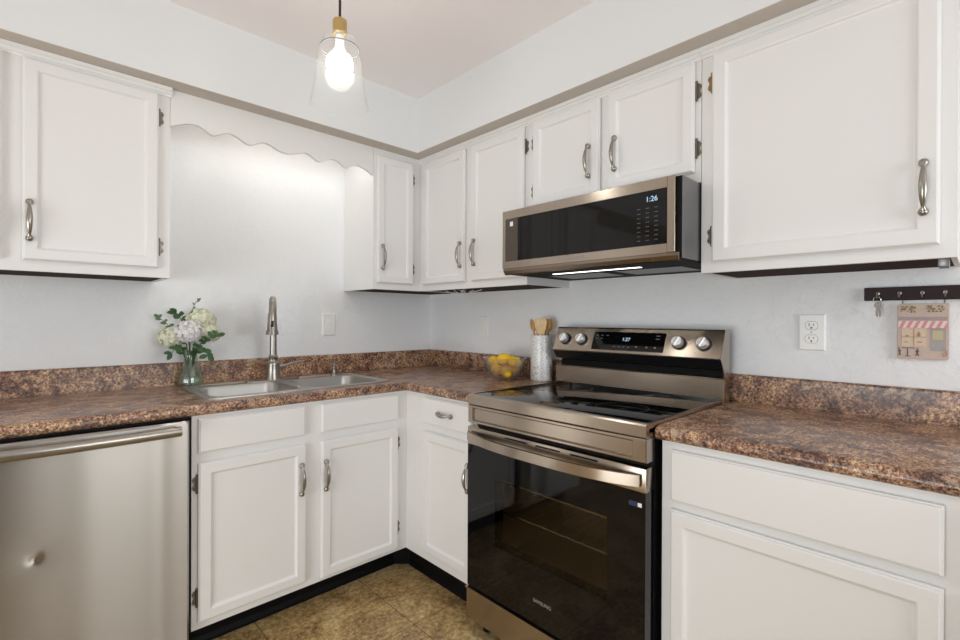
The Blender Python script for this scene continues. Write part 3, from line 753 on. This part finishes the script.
# ------------------------------------------------------------------ microwave
r = thing('microwave', 'over-the-range stainless microwave fixed below the short cabinet', 'microwave', (-.2, -1.48, 1.38))
m0, m1 = 1.110, 1.853
b = nb(); box(b, (m0+.002, .003, 1.411), (m1+.004, .450, 1.6695), B3, .002); obj('body', b, M_side, r, smooth=False)
b = nb(); box(b, (m0+.003, .4505, 1.412), (m1+.0035, .4545, 1.667), B3); obj('door_gap', b, M_matb, r, smooth=False)
b = nb(); prism(b, [(.003, 1.4105), (.003, 1.405), (.455, 1.405), (.455, 1.4105)], m0+.002, m1+.003, B3); und = obj('underside', b, M_matb, r, smooth=False)
b = nb(); prism(b, [(.4555, 1.4045), (.456, 1.402), (.464, 1.405), (.473, 1.418), (.473, 1.4275), (.4555, 1.4275)], m0, m1, B3); obj('chin', b, steel('dark_steel', (.30, .24, .19), .2), r, smooth=False)
b = nb(); z0, z1 = 1.4285, 1.668; m0, m1 = 1.104, 1.8435
g0, g1, h0, h1 = 1.121, 1.818, 1.457, 1.634
box(b, (m0, .4550, z0), (g0, .473, z1), B3, .001, 1); box(b, (g1, .4550, z0), (m1, .473, z1), B3, .001, 1)
box(b, (g0, .4550, z0), (g1, .473, h0), B3); box(b, (g0, .4550, h1), (g1, .473, z1), B3)
dr = obj('door', b, M_rs, r, smooth=False)
b = nb(); box(b, (g0, .4555, h0), (g1, .4718, h1), B3); gl = obj('door_glass', b, M_glossb, dr, smooth=False)
b = nb(); box(b, (g0+.001, .4716, h0+.001), (1.190, .4724, h1-.001), B3); obj('brown_band', b, mat('brown_grey_strip', (.10, .082, .068), .35, .5), gl, smooth=False, label='brown grey strip at the left of the dark glass')  # brown grey band laid over the left of the glass
for u in (1.208, 1.365):
    b = nb(); box(b, (u-.0015, .4716, h0+.001), (u+.0015, .4721, h1-.001), B3); obj('glass_divider', b, M_matb, gl, smooth=False)
text('clock_digits', '1:26', .024, M_led, gl, B3(1.7665, .4720, 1.606), (0, -1, 0), (0, 0, 1))
for i in range(3):
    for k in range(8):
        u = 1.722+.030*i; z = 1.577-.0148*k; obj('printed_mark', B_((u-.006, .4718, z), (u+.006, .4721, z+.0022), W=B3), M_ring2, gl, smooth=False)
text('logo_lettering', 'SAMSUNG', .0165, M_print, dr, B3(1.475, .4732, 1.4425), (0, -1, 0), (0, 0, 1))
b = nb(); box(b, (1.1245, .4725, 1.600), (1.166, .4730, 1.6225), B3); s_ = obj('sticker', b, mat('dark_sticker', (.06, .06, .06), .5), gl, smooth=False, label='small dark sticker with a white square')
b = nb(); box(b, (1.147, .47305, 1.602), (1.164, .4734, 1.6205), B3); obj('sticker_patch', b, M_plastic, s_, smooth=False)
b = nb(); box(b, (1.27, .328, 1.4035), (1.66, .346, 1.4049), B3); obj('task_light', b, M_lens, und, smooth=False, label='lit white strip lamp')
for u in (1.20, 1.52):
    b = nb(); box(b, (u, .10, 1.4030), (u+.26, .28, 1.4049), B3)
    obj('grease_filter', b, M_blk, und, smooth=False)

# ------------------------------------------------------------------ pendant lamp
px, py = CAM[0]+.4765*1.5, CAM[1]+.930*1.5
r = thing('pendant_lamp', 'pendant lamp with clear glass bell shade and brass socket hanging above the sink area', 'lamp', (px, py, CE))
b = nb(); lathe(b, [(0, CE-.0005), (.06, CE-.0005), (.06, CE-.012), (.05, CE-.022), (0, CE-.024)], (px, py, 0), 28); obj('canopy', b, M_brass, r)
b = nb(); tube(b, [(px, py, CE-.02), (px+.001, py, 2.28), (px, py, 2.155)], .0040, 10); obj('cord', b, M_cord, r)
b = nb(); lathe(b, [(0, 2.164), (.006, 2.164), (.007, 2.158), (.021, 2.154), (.022, 2.151), (.022, 2.112), (.020, 2.109), (0, 2.109)], (px, py, 0), 28); obj('socket', b, M_brass, r)
b = nb(); pr = [(.0225, 2.1085), (.034, 2.106), (.046, 2.100), (.053, 2.088), (.0565, 2.076), (.0575, 2.070), (.0600, 2.062), (.066, 2.03), (.074, 1.975), (.082, 1.925), (.0895, 1.885)]
pr2 = [(q-.0022, z) for q, z in pr[::-1]]
lathe(b, pr+pr2+[pr[0]], (px, py, 0), 48); obj('lamp_shade', b, M_glass, r, label='clear glass bell')
b = nb(); lathe(b, [(.0585, 2.068), (.0610, 2.066), (.0605, 2.063), (.0580, 2.064), (.0585, 2.068)], (px, py, 0), 48); obj('refraction_band', b, M_side, r)  # dark refraction at the glass shoulder, modelled as a grey ring
b = nb(); lathe(b, [(0, 2.1085), (.013, 2.1085), (.0135, 2.075), (.017, 2.062), (.012, 2.055), (0, 2.055)], (px, py, 0), 24); obj('bulb_neck', b, M_plastic, r)
b = nb(); lathe(b, [(.041*math.sin(a), 2.016+.041*math.cos(a)) for a in [math.pi*k/20 for k in range(21)]], (px, py, 0), 32); obj('bulb', b, M_bulb, r, label='lit warm white globe bulb')

# ------------------------------------------------------------------ outlets and switches
def plate_at(W, u0, u1, z0, z1, name, label, cat):
    r = thing(name, label, cat, W((u0+u1)/2, 0, (z0+z1)/2))
    b = nb(); rings = [(0, .0004), (0, .003), (.003, .0058), (.006, .0065)]
    vs = [[b.verts.new(W(x, d, z)) for x, z in ((u0+i, z0+i), (u1-i, z0+i), (u1-i, z1-i), (u0+i, z1-i))] for i, d in rings]
    for r0, r1 in zip(vs, vs[1:]):
        for k in range(4): b.faces.new((r0[k], r0[(k+1) % 4], r1[(k+1) % 4], r1[k]))
    b.faces.new(vs[-1]); b.faces.new(vs[0][::-1]); bmesh.ops.recalc_face_normals(b, faces=b.faces)
    return r, obj('cover_plate', b, M_plastic, r, smooth=False)
r, c = plate_at(B3, 2.066, 2.144, 1.1145, 1.2385, 'wall_outlet', 'white duplex wall outlet over the right worktop, left of the key rack', 'outlet')
for zc in (1.199, 1.154):
    b = nb(); pl = [(2.105+.0175*math.cos(a), zc+max(-.0135, min(.0135, .0175*math.sin(a)))) for a in [2*math.pi*k/32 for k in range(32)]]
    plate(b, pl, .006, .0085, B3); f = obj('receptacle', b, M_plastic, r, smooth=False)
    b = nb(); box(b, (2.0975, .0084, zc-.001), (2.0995, .0088, zc+.008), B3); box(b, (2.1105, .0084, zc), (2.1125, .0088, zc+.007), B3)
    plate(b, [(2.105+.003*math.cos(a), zc-.0075+.003*math.sin(a)) for a in [2*math.pi*k/12 for k in range(12)]], .0084, .0088, B3); obj('slot', b, M_slot, f, smooth=False)
    b = nb(); plate(b, [(2.105+.0188*math.cos(a), zc+max(-.0148, min(.0148, .0188*math.sin(a)))) for a in [2*math.pi*k/32 for k in range(32)]], .0062, .0067, B3); obj('receptacle_rim', b, M_side, f, smooth=False)
b = nb(); lathe(b, [(0, 0), (.003, 0), (.0025, .0015), (0, .0018)], B3(2.105, .0064, 1.1765), 12, '-x'); obj('screw', b, M_nick, r)
r, c = plate_at(B3, .468, .546, 1.1085, 1.2330, 'light_switch', 'white rocker switch plate on the range wall left of the utensil crock', 'switch')
b = nb(); box(b, (.490, .006, 1.137), (.524, .0085, 1.205), B3, .001, 1); box(b, (.495, .008, 1.142), (.519, .0112, 1.200), B3, .0015, 1); obj('rocker', b, M_plastic, r, smooth=False)
r, c = plate_at(A3, -.751, -.674, 1.1205, 1.2440, 'light_switch', 'white switch plate with small toggles on the sink wall right of the faucet', 'switch')
for zc in (1.200, 1.164):
    b = nb(); plate(b, [(-.7125+.0165*math.cos(a), zc+max(-.013, min(.013, .0165*math.sin(a)))) for a in [2*math.pi*k/28 for k in range(28)]], .006, .0082, A3)
    box(b, (-.7155, .008, zc-.004), (-.7095, .0125, zc+.004), A3, .001, 1); obj('toggle', b, M_plastic, r, smooth=False)

# ------------------------------------------------------------------ key rack, keys, plaque
hk = [2.2797, 2.3306, 2.3811, 2.4292, 2.4790, 2.5285]
r = thing('key_rack', 'dark cherry wooden key rack with small hooks on the right wall', 'rack', B3(2.40, 0, 1.30))
b = nb(); box(b, (2.2457, .001, 1.2788), (2.566, .019, 1.3195), B3, .0015); obj('backboard', b, M_cherry, r, smooth=False)
for u in hk:
    b = nb(); lathe(b, [(0, 0), (.0052, 0), (.0050, .0015), (0, .0025)], B3(u, .0188, 1.3005), 14, '-x')
    tube(b, [B3(u, .020, 1.3005), B3(u, .030, 1.2995), B3(u, .0345, 1.2955), B3(u, .0355, 1.291), B3(u, .0385, 1.2885), B3(u, .0425, 1.2905), B3(u, .0435, 1.296)], [.0021]*6+[.0025], 8)
    obj('hook', b, M_nick, r)
ku = hk[0]
r = thing('key', 'small steel key hanging from the leftmost hook of the dark key rack', 'key', B3(ku, .037, 1.289))
b = nb(); ring = [B3(ku+.0015*math.sin(a), .0375+.0045*math.sin(a)*.3, 1.2815+.0095*math.cos(a))+Vector((0, -.0075*math.sin(a), 0)) for a in [2*math.pi*k/20 for k in range(21)]]
tube(b, ring, .0009, 6); obj('key_ring', b, M_chrome, r)
b = nb(); zc = 1.2640
plate(b, [(ku+.0075*math.cos(a), zc+.0085*math.sin(a)) for a in [2*math.pi*k/20 for k in range(20)]], .0355, .0375, B3)
plate(b, [(ku-.0028, zc-.007), (ku+.0028, zc-.007), (ku+.0028, zc-.033), (ku, zc-.037), (ku-.0028, zc-.031), (ku-.0042, zc-.028), (ku-.0028, zc-.025), (ku-.0045, zc-.021), (ku-.0028, zc-.017)], .0357, .0373, B3); obj('key_blade', b, M_key, r, smooth=False)
r = thing('key', 'second narrow key tucked behind the first on the leftmost hook', 'key', B3(ku, .033, 1.289))
b = nb(); plate(b, [(ku+.004+.006*math.cos(a), 1.262+.007*math.sin(a)) for a in [2*math.pi*k/16 for k in range(16)]], .0325, .0342, B3)
plate(b, [(ku+.002, 1.256), (ku+.007, 1.256), (ku+.009, 1.232), (ku+.006, 1.228), (ku+.004, 1.232)], .0327, .0340, B3); obj('key_blade', b, M_key, r, smooth=False)
# bistro plaque
q0, q1, p0, p1, vf = 2.3245, 2.4365, 1.1030, 1.2675, .016
r = thing('wall_plaque', 'small pastel plaque painted with a bistro front, hanging under the key rack', 'plaque', B3(2.38, .008, 1.2675))
def pmat(n, c):
    m = mat(n, c, .65); g = noise(m, coords(m), 160, 4, .7); L(m, mix(m, g, c, tuple(x*.72 for x in c)), P(m).inputs['Base Color']); return m
b = nb(); pl = rrect(q0, q1, p0, p1, .007, 4); plate(b, pl, .003, vf, B3, .0022); bo = obj('board', b, pmat('plaque_rose', (.72, .56, .48)), r)
def det(name, m, boxes, h=.0008, parent=bo):
    b = nb()
    for (a, c, d, e) in boxes: box(b, (q0+(q1-q0)*a, vf-.0003, p1-(p1-p0)*d), (q0+(q1-q0)*c, vf+h, p1-(p1-p0)*e), B3)
    return obj(name, b, m, parent, smooth=False)
det('cornice', pmat('plaque_mauve', (.50, .40, .39)), [(.02, .98, .30, .235)])
det('shop_window', pmat('plaque_peach', (.86, .68, .50)), [(.10, .58, .76, .44)], .0010)
det('shop_door', pmat('plaque_grey', (.48, .45, .43)), [(.66, .95, .84, .44)], .0010)
det('door_pane', pmat('plaque_straw', (.70, .60, .38)), [(.70, .90, .64, .48)], .0016)
det('window_bar', pmat('plaque_tan', (.50, .30, .20)), [(.335, .350, .76, .44), (.10, .58, .605, .595), (.17, .25, .59, .57), (.40, .47, .59, .53), (.42, .45, .53, .50), (.15, .22, .70, .685), (.40, .50, .70, .68)], .0018)
aw = nb()
for k in range(9):
    a = .04+.105*k
    if k % 2 == 0: pass
b = nb(); prism(b, [(vf, p1-(p1-p0)*.31), (vf+.006, p1-(p1-p0)*.41), (vf+.006, p1-(p1-p0)*.435), (vf, p1-(p1-p0)*.435)], q0+.003, q1-.002, B3)
awm = mat('pink_stripes', (.8, .3, .35), .6); cc = coords(awm); sx = N(awm, 'ShaderNodeSeparateXYZ'); L(awm, cc, sx.inputs[0])
mm = N(awm, 'ShaderNodeMath', operation='MULTIPLY'); L(awm, sx.outputs[1], mm.inputs[0]); mm.inputs[1].default_value = 62
sl = N(awm, 'ShaderNodeMath', operation='MULTIPLY_ADD'); L(awm, sx.outputs[2], sl.inputs[0]); sl.inputs[1].default_value = 25; L(awm, mm.outputs[0], sl.inputs[2])
fr = N(awm, 'ShaderNodeMath', operation='FRACT'); L(awm, sl.outputs[0], fr.inputs[0]); gt = N(awm, 'ShaderNodeMath', operation='GREATER_THAN'); L(awm, fr.outputs[0], gt.inputs[0]); gt.inputs[1].default_value = .5
L(awm, mix(awm, gt.outputs[0], (.80, .30, .34), (.86, .74, .70)), P(awm).inputs['Base Color']); obj('awning', b, awm, bo, smooth=False, label='pink and white striped awning')
M_bx = pmat('plaque_olive', (.36, .30, .14))
b = nb()
for cx in (.24, .76):
    for k in range(26):
        u = q0+(q1-q0)*(cx+random.uniform(-.17, .17)); z = p1-(p1-p0)*random.uniform(.04, .15); sphere(b, B3(u, vf, z), random.uniform(.0016, .003), 6)
obj('flower_boxes', b, M_bx, bo)
b = nb(); T = lambda a, d: B3(q0+(q1-q0)*a, vf+.001, p1-(p1-p0)*d)
M_chl = mat('plaque_charcoal', (.10, .085, .08), .6)
for nm, segs in (('cafe_table', ((.10, .80, .36, .80), (.22, .80, .22, .95), (.16, .95, .28, .95))), ('cafe_chair', ((.04, .84, .08, .94), (.08, .84, .04, .94), (.04, .78, .06, .89))), ('cafe_chair', ((.38, .84, .44, .94), (.44, .84, .38, .94), (.42, .80, .41, .90)))):
    b = nb()
    for (a, d, a2, d2) in segs: tube(b, [T(a, d), T(a2, d2)], .0010, 6)
    obj(nm, b, M_chl, bo)
b = nb(); tube(b, [T(.90, .80), T(.97, .84), T(.96, .92), T(.90, .93), T(.90, .88), T(.95, .86)], .0009, 6); obj('curl', b, pmat('plaque_pink', (.62, .25, .25)), bo)
b = nb()
for u in (hk[1]+.006, hk[3]-.002): tube(b, [B3(u, .010, p1-.003), B3(u, .012, p1+.008), B3(u, .008, p1+.0125)], .0012, 6)
obj('hanging_loop', b, M_nick, r)

# ------------------------------------------------------------------ utensil crock and wooden tools
kx, ky = -.100, -1.015
r = thing('utensil_crock', 'tall silver-white hammered crock holding wooden tools beside the range', 'crock', (kx, ky, ZC))
b = nb(); lathe(b, [(0, .0005), (.050, .0005), (.0525, .004), (.0530, .010), (.0530, .218), (.0520, .2225), (.0495, .2225), (.0480, .218), (.0480, .010), (0, .008)], (kx, ky, ZC), 40); obj('jar', b, M_cer, r)
vdir = Vector((CAM[0]-kx, CAM[1]-ky, 0)).normalized(); rdir = Vector((vdir.y, -vdir.x, 0))*-1   # rdir: to the right as seen from the room
if rdir.dot(R_) < 0: rdir = -rdir
def tool(name, label, base_off, top_off, depth, kind, m):
    """wooden tool: handle from inside the jar to its head, head facing the room"""
    p0 = Vector((kx, ky, ZC+.012))+rdir*base_off-vdir*0; p1 = Vector((kx, ky, ZC+.252))+rdir*top_off+vdir*depth
    ax = (p1-p0).normalized(); r = thing(name, label, 'utensil', p0, 'wooden tools in the hammered crock')
    b = nb(); tube(b, [p0, p0.lerp(p1, .5), p1], [.0042, .0045, .0048], 10); obj('handle', b, m, r)
    n = (vdir-ax*vdir.dot(ax)).normalized(); s = ax.cross(n)
    if s.dot(rdir) < 0: s = -s
    b = nb()
    if kind == 'spatula':
        out = [(-.012, -.03), (.012, -.03), (.024, .00), (.029, .025), (.030, .045), (.022, .052), (-.022, .052), (-.030, .045), (-.029, .025), (-.024, .00)]
        hole = [(.0068*math.cos(a), .018+.0068*math.sin(a)) for a in [2*math.pi*k/20 for k in range(20)]]
        def row(pl, d): return [b.verts.new(p1+s*x+ax*y+n*d) for x, y in pl]
        of = []
        for i in range(20):      # outline resampled to the hole's 20 points by angle
            a = 2*math.pi*i/20; dx, dy = math.cos(a), math.sin(a); best = None
            for (x0, y0), (x1, y1) in zip(out, out[1:]+out[:1]):
                ex, ey = x1-x0, y1-y0; den = dx*ey-dy*ex
                if abs(den) < 1e-9: continue
                t = (x0*ey-(y0-.018)*ex)/den; k = ((x0)*dy-(y0-.018)*dx)/den
                if t > 0 and -1e-6 <= k <= 1+1e-6: best = t if best is None else min(best, t)
            of.append((dx*best, .018+dy*best))
        R4 = [row(hole, -.003), row(of, -.003), row(of, .003), row(hole, .003)]
        for q in range(4):
            A_, C_ = R4[q], R4[(q+1) % 4]
            for i in range(20): b.faces.new((A_[i], A_[(i+1) % 20], C_[(i+1) % 20], C_[i]))
        bmesh.ops.recalc_face_normals(b, faces=b.faces)
    else:
        wd = .021 if kind == 'spoon' else .012
        rows = []
        for i in range(9):
            y = -.012+.062*i/8; h = wd*math.sin(math.pi*min(1, max(.04, (i+.6)/9)))**.6
            rows.append([b.verts.new(p1+ax*y+s*(h*math.cos(a))+n*(.0035*math.sin(a)-.006*math.sin(math.pi*i/8)*(1-abs(math.cos(a))))) for a in [2*math.pi*k/12 for k in range(12)]])
        for A_, C_ in zip(rows, rows[1:]):
            for k in range(12): b.faces.new((A_[k], A_[(k+1) % 12], C_[(k+1) % 12], C_[k]))
        b.faces.new(rows[0]); b.faces.new(rows[-1][::-1]); bmesh.ops.recalc_face_normals(b, faces=b.faces)
    obj('head', b, m, r)
tool('wooden_spatula', 'broad pale wooden spatula with a round hole, frontmost in the crock', .000, -.004, .022, 'spatula', M_wood)
tool('wooden_spoon', 'thin wooden tool leaning far left in the crock', .010, -.040, .006, 'paddle', M_wood2)
tool('wooden_spoon', 'wooden spoon half hidden behind the spatula, left side of the crock', .006, -.022, -.010, 'paddle', M_wood2)
tool('wooden_spoon', 'wooden spoon standing right of the spatula in the crock', -.006, .022, -.002, 'spoon', M_wood2)
tool('wooden_spoon', 'wooden spoon leaning far right in the crock', -.012, .037, -.018, 'spoon', M_wood2)

# ------------------------------------------------------------------ glass bowl with lemons
bx, by = -.200, -.862
r = thing('glass_bowl', 'pressed clear glass bowl full of lemons beside the crock', 'bowl', (bx, by, ZC))
b = nb(); rp = lambda a, h: .030*abs(math.cos(9*a+h*40))*max(0, min(1, (h)/.04))
pr = [(0, .001), (.048, .001), (.052, .004), (.066, .018), (.085, .050), (.099, .085), (.107, .104), (.1085, .108), (.1065, .1095), (.102, .104), (.094, .085), (.080, .051), (.062, .022), (.045, .009), (0, .008)]
lathe(b, pr, (bx, by, ZC), 96, ripple=rp); obj('bowl_glass', b, M_cut, r)
lem = [((-.040, -.012, .048), (1, .3, 0), 'lemon low on the left side of the glass bowl'), ((.012, -.045, .040), (.3, 1, .2), 'lemon low at the front of the glass bowl'),
       ((.042, .012, .046), (.2, 1, 0), 'lemon low on the right side of the glass bowl'), ((-.004, .042, .044), (1, 0, 0), 'lemon at the back bottom of the glass bowl'),
       ((-.056, .010, .088), (1, -.2, .2), 'lemon resting against the left rim of the glass bowl'), ((-.006, -.006, .102), (.6, -.6, .2), 'topmost lemon in the glass bowl'),
       ((.052, -.020, .088), (-.5, .8, .3), 'lemon resting against the right rim of the glass bowl'), ((.020, .050, .092), (1, .4, 0), 'lemon at the back rim of the glass bowl')]
for (dx, dy, dz), axd, lb in lem:
    b = nb(); k = 1.0
    p = Vector((bx, by, ZC))+rdir*dx-vdir*dy+Vector((0, 0, dz))
    lathe(b, [(0, -.038), (.004, -.0365), (.007, -.033), (.018, -.026), (.0255, -.012), (.0275, 0), (.0255, .012), (.018, .026), (.007, .033), (.0045, .037), (0, .0385)], p, 20, Vector(axd).normalized())
    o = obj('lemon', b, M_lemon); tag(o, lb, 'lemon', 'lemons in the glass bowl'); recenter(o, p-Vector((0, 0, .027)))

# ------------------------------------------------------------------ vase of hydrangeas
vx, vy = -1.398, -.078
r = thing('flower_vase', 'small green-tinted glass vase on the counter behind the sink corner', 'vase', (vx, vy, ZC))
b = nb(); pr = [(0, .001), (.046, .001), (.050, .005), (.0505, .016), (.047, .04), (.039, .07), (.030, .10), (.0245, .125), (.0245, .142), (.029, .156), (.0275, .157), (.0225, .142), (.0225, .125), (.028, .10), (.036, .07), (.044, .04), (.047, .018), (.044, .008), (0, .007)]
lathe(b, pr, (vx, vy, ZC), 40, ripple=lambda a, h: .02*math.cos(10*a)); obj('vase_glass', b, M_vase, r)
b = nb(); lathe(b, [(0, .008), (.043, .009), (.046, .018), (.043, .04), (.035, .07), (.033, .076), (0, .076)], (vx, vy, ZC), 32); obj('water', b, glass('water', (.92, .96, .93), .01, .4, .0), r)
vd = Vector((CAM[0]-vx, CAM[1]-vy, 0)).normalized(); rd = Vector((-vd.y, vd.x, 0))
if rd.dot(R_) < 0: rd = -rd
def VP(a, d, z): return Vector((vx, vy, z+.012*(z > 1.0)))+rd*(a*.82-.006*(z > 1.0))+vd*d
def bloom(a, d, z, rad, m, lb, squash=.85):
    c = VP(a, d, z); r = thing('hydrangea', lb, 'flower', VP(a*.1, d*.1, ZC+.02), 'hydrangeas in the green glass vase')
    st = bez(VP(a*.1, d*.1, ZC+.012), VP(a*.12, d*.12, ZC+.14), VP(a*.3, d*.3, ZC+.17), c-Vector((0, 0, rad*.6)), 8)
    b = nb(); tube(b, st, .0028, 8); obj('stem', b, M_stem, r)
    b = nb(); sphere(b, c, rad*.80, 14, (1, 1, squash))
    n = 150; ga = math.pi*(3-math.sqrt(5))
    for i in range(n):
        zz = 1-2*(i+.5)/n
        if zz < -.75: continue
        rr_ = math.sqrt(1-zz*zz); nn = Vector((rr_*math.cos(ga*i), rr_*math.sin(ga*i), zz)); nn = (nn+Vector([random.uniform(-.12, .12) for _ in range(3)])).normalized()
        pc = c+Vector((nn.x, nn.y, nn.z*squash))*rad*random.uniform(.90, 1.04); t1 = nn.orthogonal().normalized(); t1 = Matrix.Rotation(random.random()*6, 3, nn) @ t1; t2 = nn.cross(t1)
        pr_ = rad*.17
        for k in range(4):
            e = (t1 if k % 2 == 0 else t2)*(1 if k < 2 else -1); f = nn.cross(e)
            q = [pc, pc+e*pr_*.6+f*pr_*.5+nn*.001, pc+e*pr_*1.25+nn*.0022, pc+e*pr_*.6-f*pr_*.5+nn*.001]
            b.faces.new([b.verts.new(x) for x in q])
    obj('bloom', b, m, r, smooth=False)
bloom(-.003, .055, 1.142, .060, M_petw, 'large white hydrangea at the front centre of the bouquet')
bloom(-.083, .025, 1.120, .052, M_pety, 'cream yellow hydrangea at the left of the bouquet')
bloom(.050, -.010, 1.192, .062, M_pety, 'cream hydrangea at the top of the bouquet, behind the white one')
bloom(.088, .020, 1.135, .050, M_pety, 'cream hydrangea at the right of the bouquet among leaves')
def leaf(b, p, d, n, ln, wd):
    d = d.normalized(); s = d.cross(n).normalized(); n = s.cross(d)
    prf = [(0, .0), (.2, .7), (.45, 1), (.75, .75), (1, 0)]
    mid = [b.verts.new(p+d*ln*t+n*(.10*ln*math.sin(t*3))) for t, _ in prf]
    for sg in (-1, 1):
        ed = [None]+[b.verts.new(p+d*ln*t+s*sg*wd*h+n*(.10*ln*math.sin(t*3)+.12*wd)) for t, h in prf[1:-1]]+[None]
        b.faces.new((mid[0], mid[1], ed[1])); b.faces.new((mid[1], mid[2], ed[2], ed[1])); b.faces.new((mid[2], mid[3], ed[3], ed[2])); b.faces.new((mid[3], mid[4], ed[3]))
def sprig(path, m, lb, n, ln, wd, spread=1):
    r = thing('leafy_sprig', lb, 'foliage', path[0], 'green sprigs in the bouquet')
    b = nb(); tube(b, path, [.0022]*(len(path)//2)+[.0013]*(len(path)-len(path)//2), 6); obj('stem', b, m, r)
    b = nb(); N_ = len(path)-1; st = int(N_*.45)
    for i in range(n):
        t = st+(N_-st)*i/(n-1); k = min(int(t), N_-1); p = path[k].lerp(path[k+1], t-k); d = (path[k+1]-path[k]).normalized()
        side = rd*(1 if i % 2 else -1)+Vector((0, 0, random.uniform(-.3, .6)))+vd*random.uniform(-.2, .6)
        leaf(b, p, d*.5+side*spread, (vd+Vector((0, 0, .4))).normalized(), ln*random.uniform(.8, 1.15), wd*random.uniform(.8, 1.1))
    leaf(b, path[-1], (path[-1]-path[-2]), vd, ln, wd)
    obj('leaves', b, m, r, smooth=False)
Z0 = ZC+.013
sprig(bez(VP(.01, .01, Z0), VP(.01, .02, ZC+.15), VP(.05, .10, ZC+.20), VP(.130, .085, 1.128), 12), M_leaf, 'dark green leafy sprig spreading right of the bouquet', 11, .030, .0095)
sprig(bez(VP(.0, .012, Z0), VP(.012, .02, ZC+.15), VP(.05, .11, ZC+.17), VP(.085, .10, 1.042), 12), M_leaf, 'dark green sprig drooping low in front of the vase neck', 9, .034, .012)
sprig(bez(VP(-.01, .0, Z0), VP(-.015, -.0, ZC+.15), VP(-.06, .0, ZC+.24), VP(-.138, .01, 1.205), 12), M_leaf2, 'grey green sprig at the upper left of the bouquet', 12, .024, .008)
sprig(bez(VP(-.005, .02, Z0), VP(-.006, .02, ZC+.15), VP(-.03, -.01, ZC+.30), VP(-.060, .01, 1.225), 12), M_leaf, 'dark broad-leaved sprig rising left of centre in the bouquet', 7, .036, .013)
sprig(bez(VP(.0, -.01, Z0), VP(.0, -.015, ZC+.16), VP(-.01, -.02, ZC+.34), VP(.040, .0, 1.283), 14), M_leaf2, 'thin bare-tipped sprig arching over the top of the bouquet', 9, .016, .004, .5)
sprig(bez(VP(-.012, .012, Z0), VP(-.014, .02, ZC+.15), VP(-.05, .08, ZC+.19), VP(-.078, .08, 1.055), 12), M_leaf, 'dark green sprig drooping at the lower left of the bouquet', 5, .034, .010)

# ------------------------------------------------------------------ cable under the corner cabinets
b = nb(); pts = []
for i in range(60):
    t = i/59; u = .42+.26*t; pts.append(B3(u, .20+.030*math.sin(t*25), 1.3685+.010*math.cos(t*19)))
tube(b, pts, .0022, 6)
o = tag(obj('power_cord', b, M_plastic), 'loose coil of pale cable tucked under the corner wall cabinet', 'cord'); recenter(o, B3(.55, .20, 1.372))

# ------------------------------------------------------------------ unseen dark blocks added behind the camera for the dishwasher door to mirror
r = thing('reflection_block', 'black fridge-shaped block added behind the camera to darken the dishwasher reflection', 'reflection_block', (-2.45, -3.75, 0))
b = nb(); box(b, (-2.86, -4.10, .02), (-1.955, -3.50, 1.76), bev=.006); obj('body', b, M_blk, r)
for z0, z1 in ((.06, .62), (.63, 1.75)):
    b = nb(); box(b, (-2.86, -3.499, z0), (-1.955, -3.44, z1), bev=.008); d = obj('door', b, M_blk, r)
    b = nb(); zz = z1-.05 if z1 < 1 else z0+.35
    tube(b, [(-2.08, -3.41, z0+.06), (-2.08, -3.41, zz)], .010, 10); box(b, (-2.088, -3.44, z0+.08), (-2.072, -3.41, z0+.10)); box(b, (-2.088, -3.44, zz-.04), (-2.072, -3.41, zz-.02)); obj('handle', b, M_nick, d)

r = thing('reflection_bin', 'black pedal box added beside the camera to darken the dishwasher reflection', 'bin', (-2.11, -2.55, 0))  # unseen dark box added to deepen the dishwasher reflection
b = nb(); prism(b, [(2.395, .001), (2.705, .001), (2.72, .70), (2.38, .70)], -2.27, -1.945, A3, bev=.004); obj('body', b, M_matb, r)
b = nb(); prism(b, [(2.376, .702), (2.724, .702), (2.72, .735), (2.66, .755), (2.44, .755), (2.38, .735)], -2.274, -1.943, A3, bev=.004); obj('lid', b, M_blk, r)
b = nb(); box(b, (-2.15, 2.345, .012), (-2.07, 2.394, .024), A3, .003); obj('pedal', b, M_nick, r)
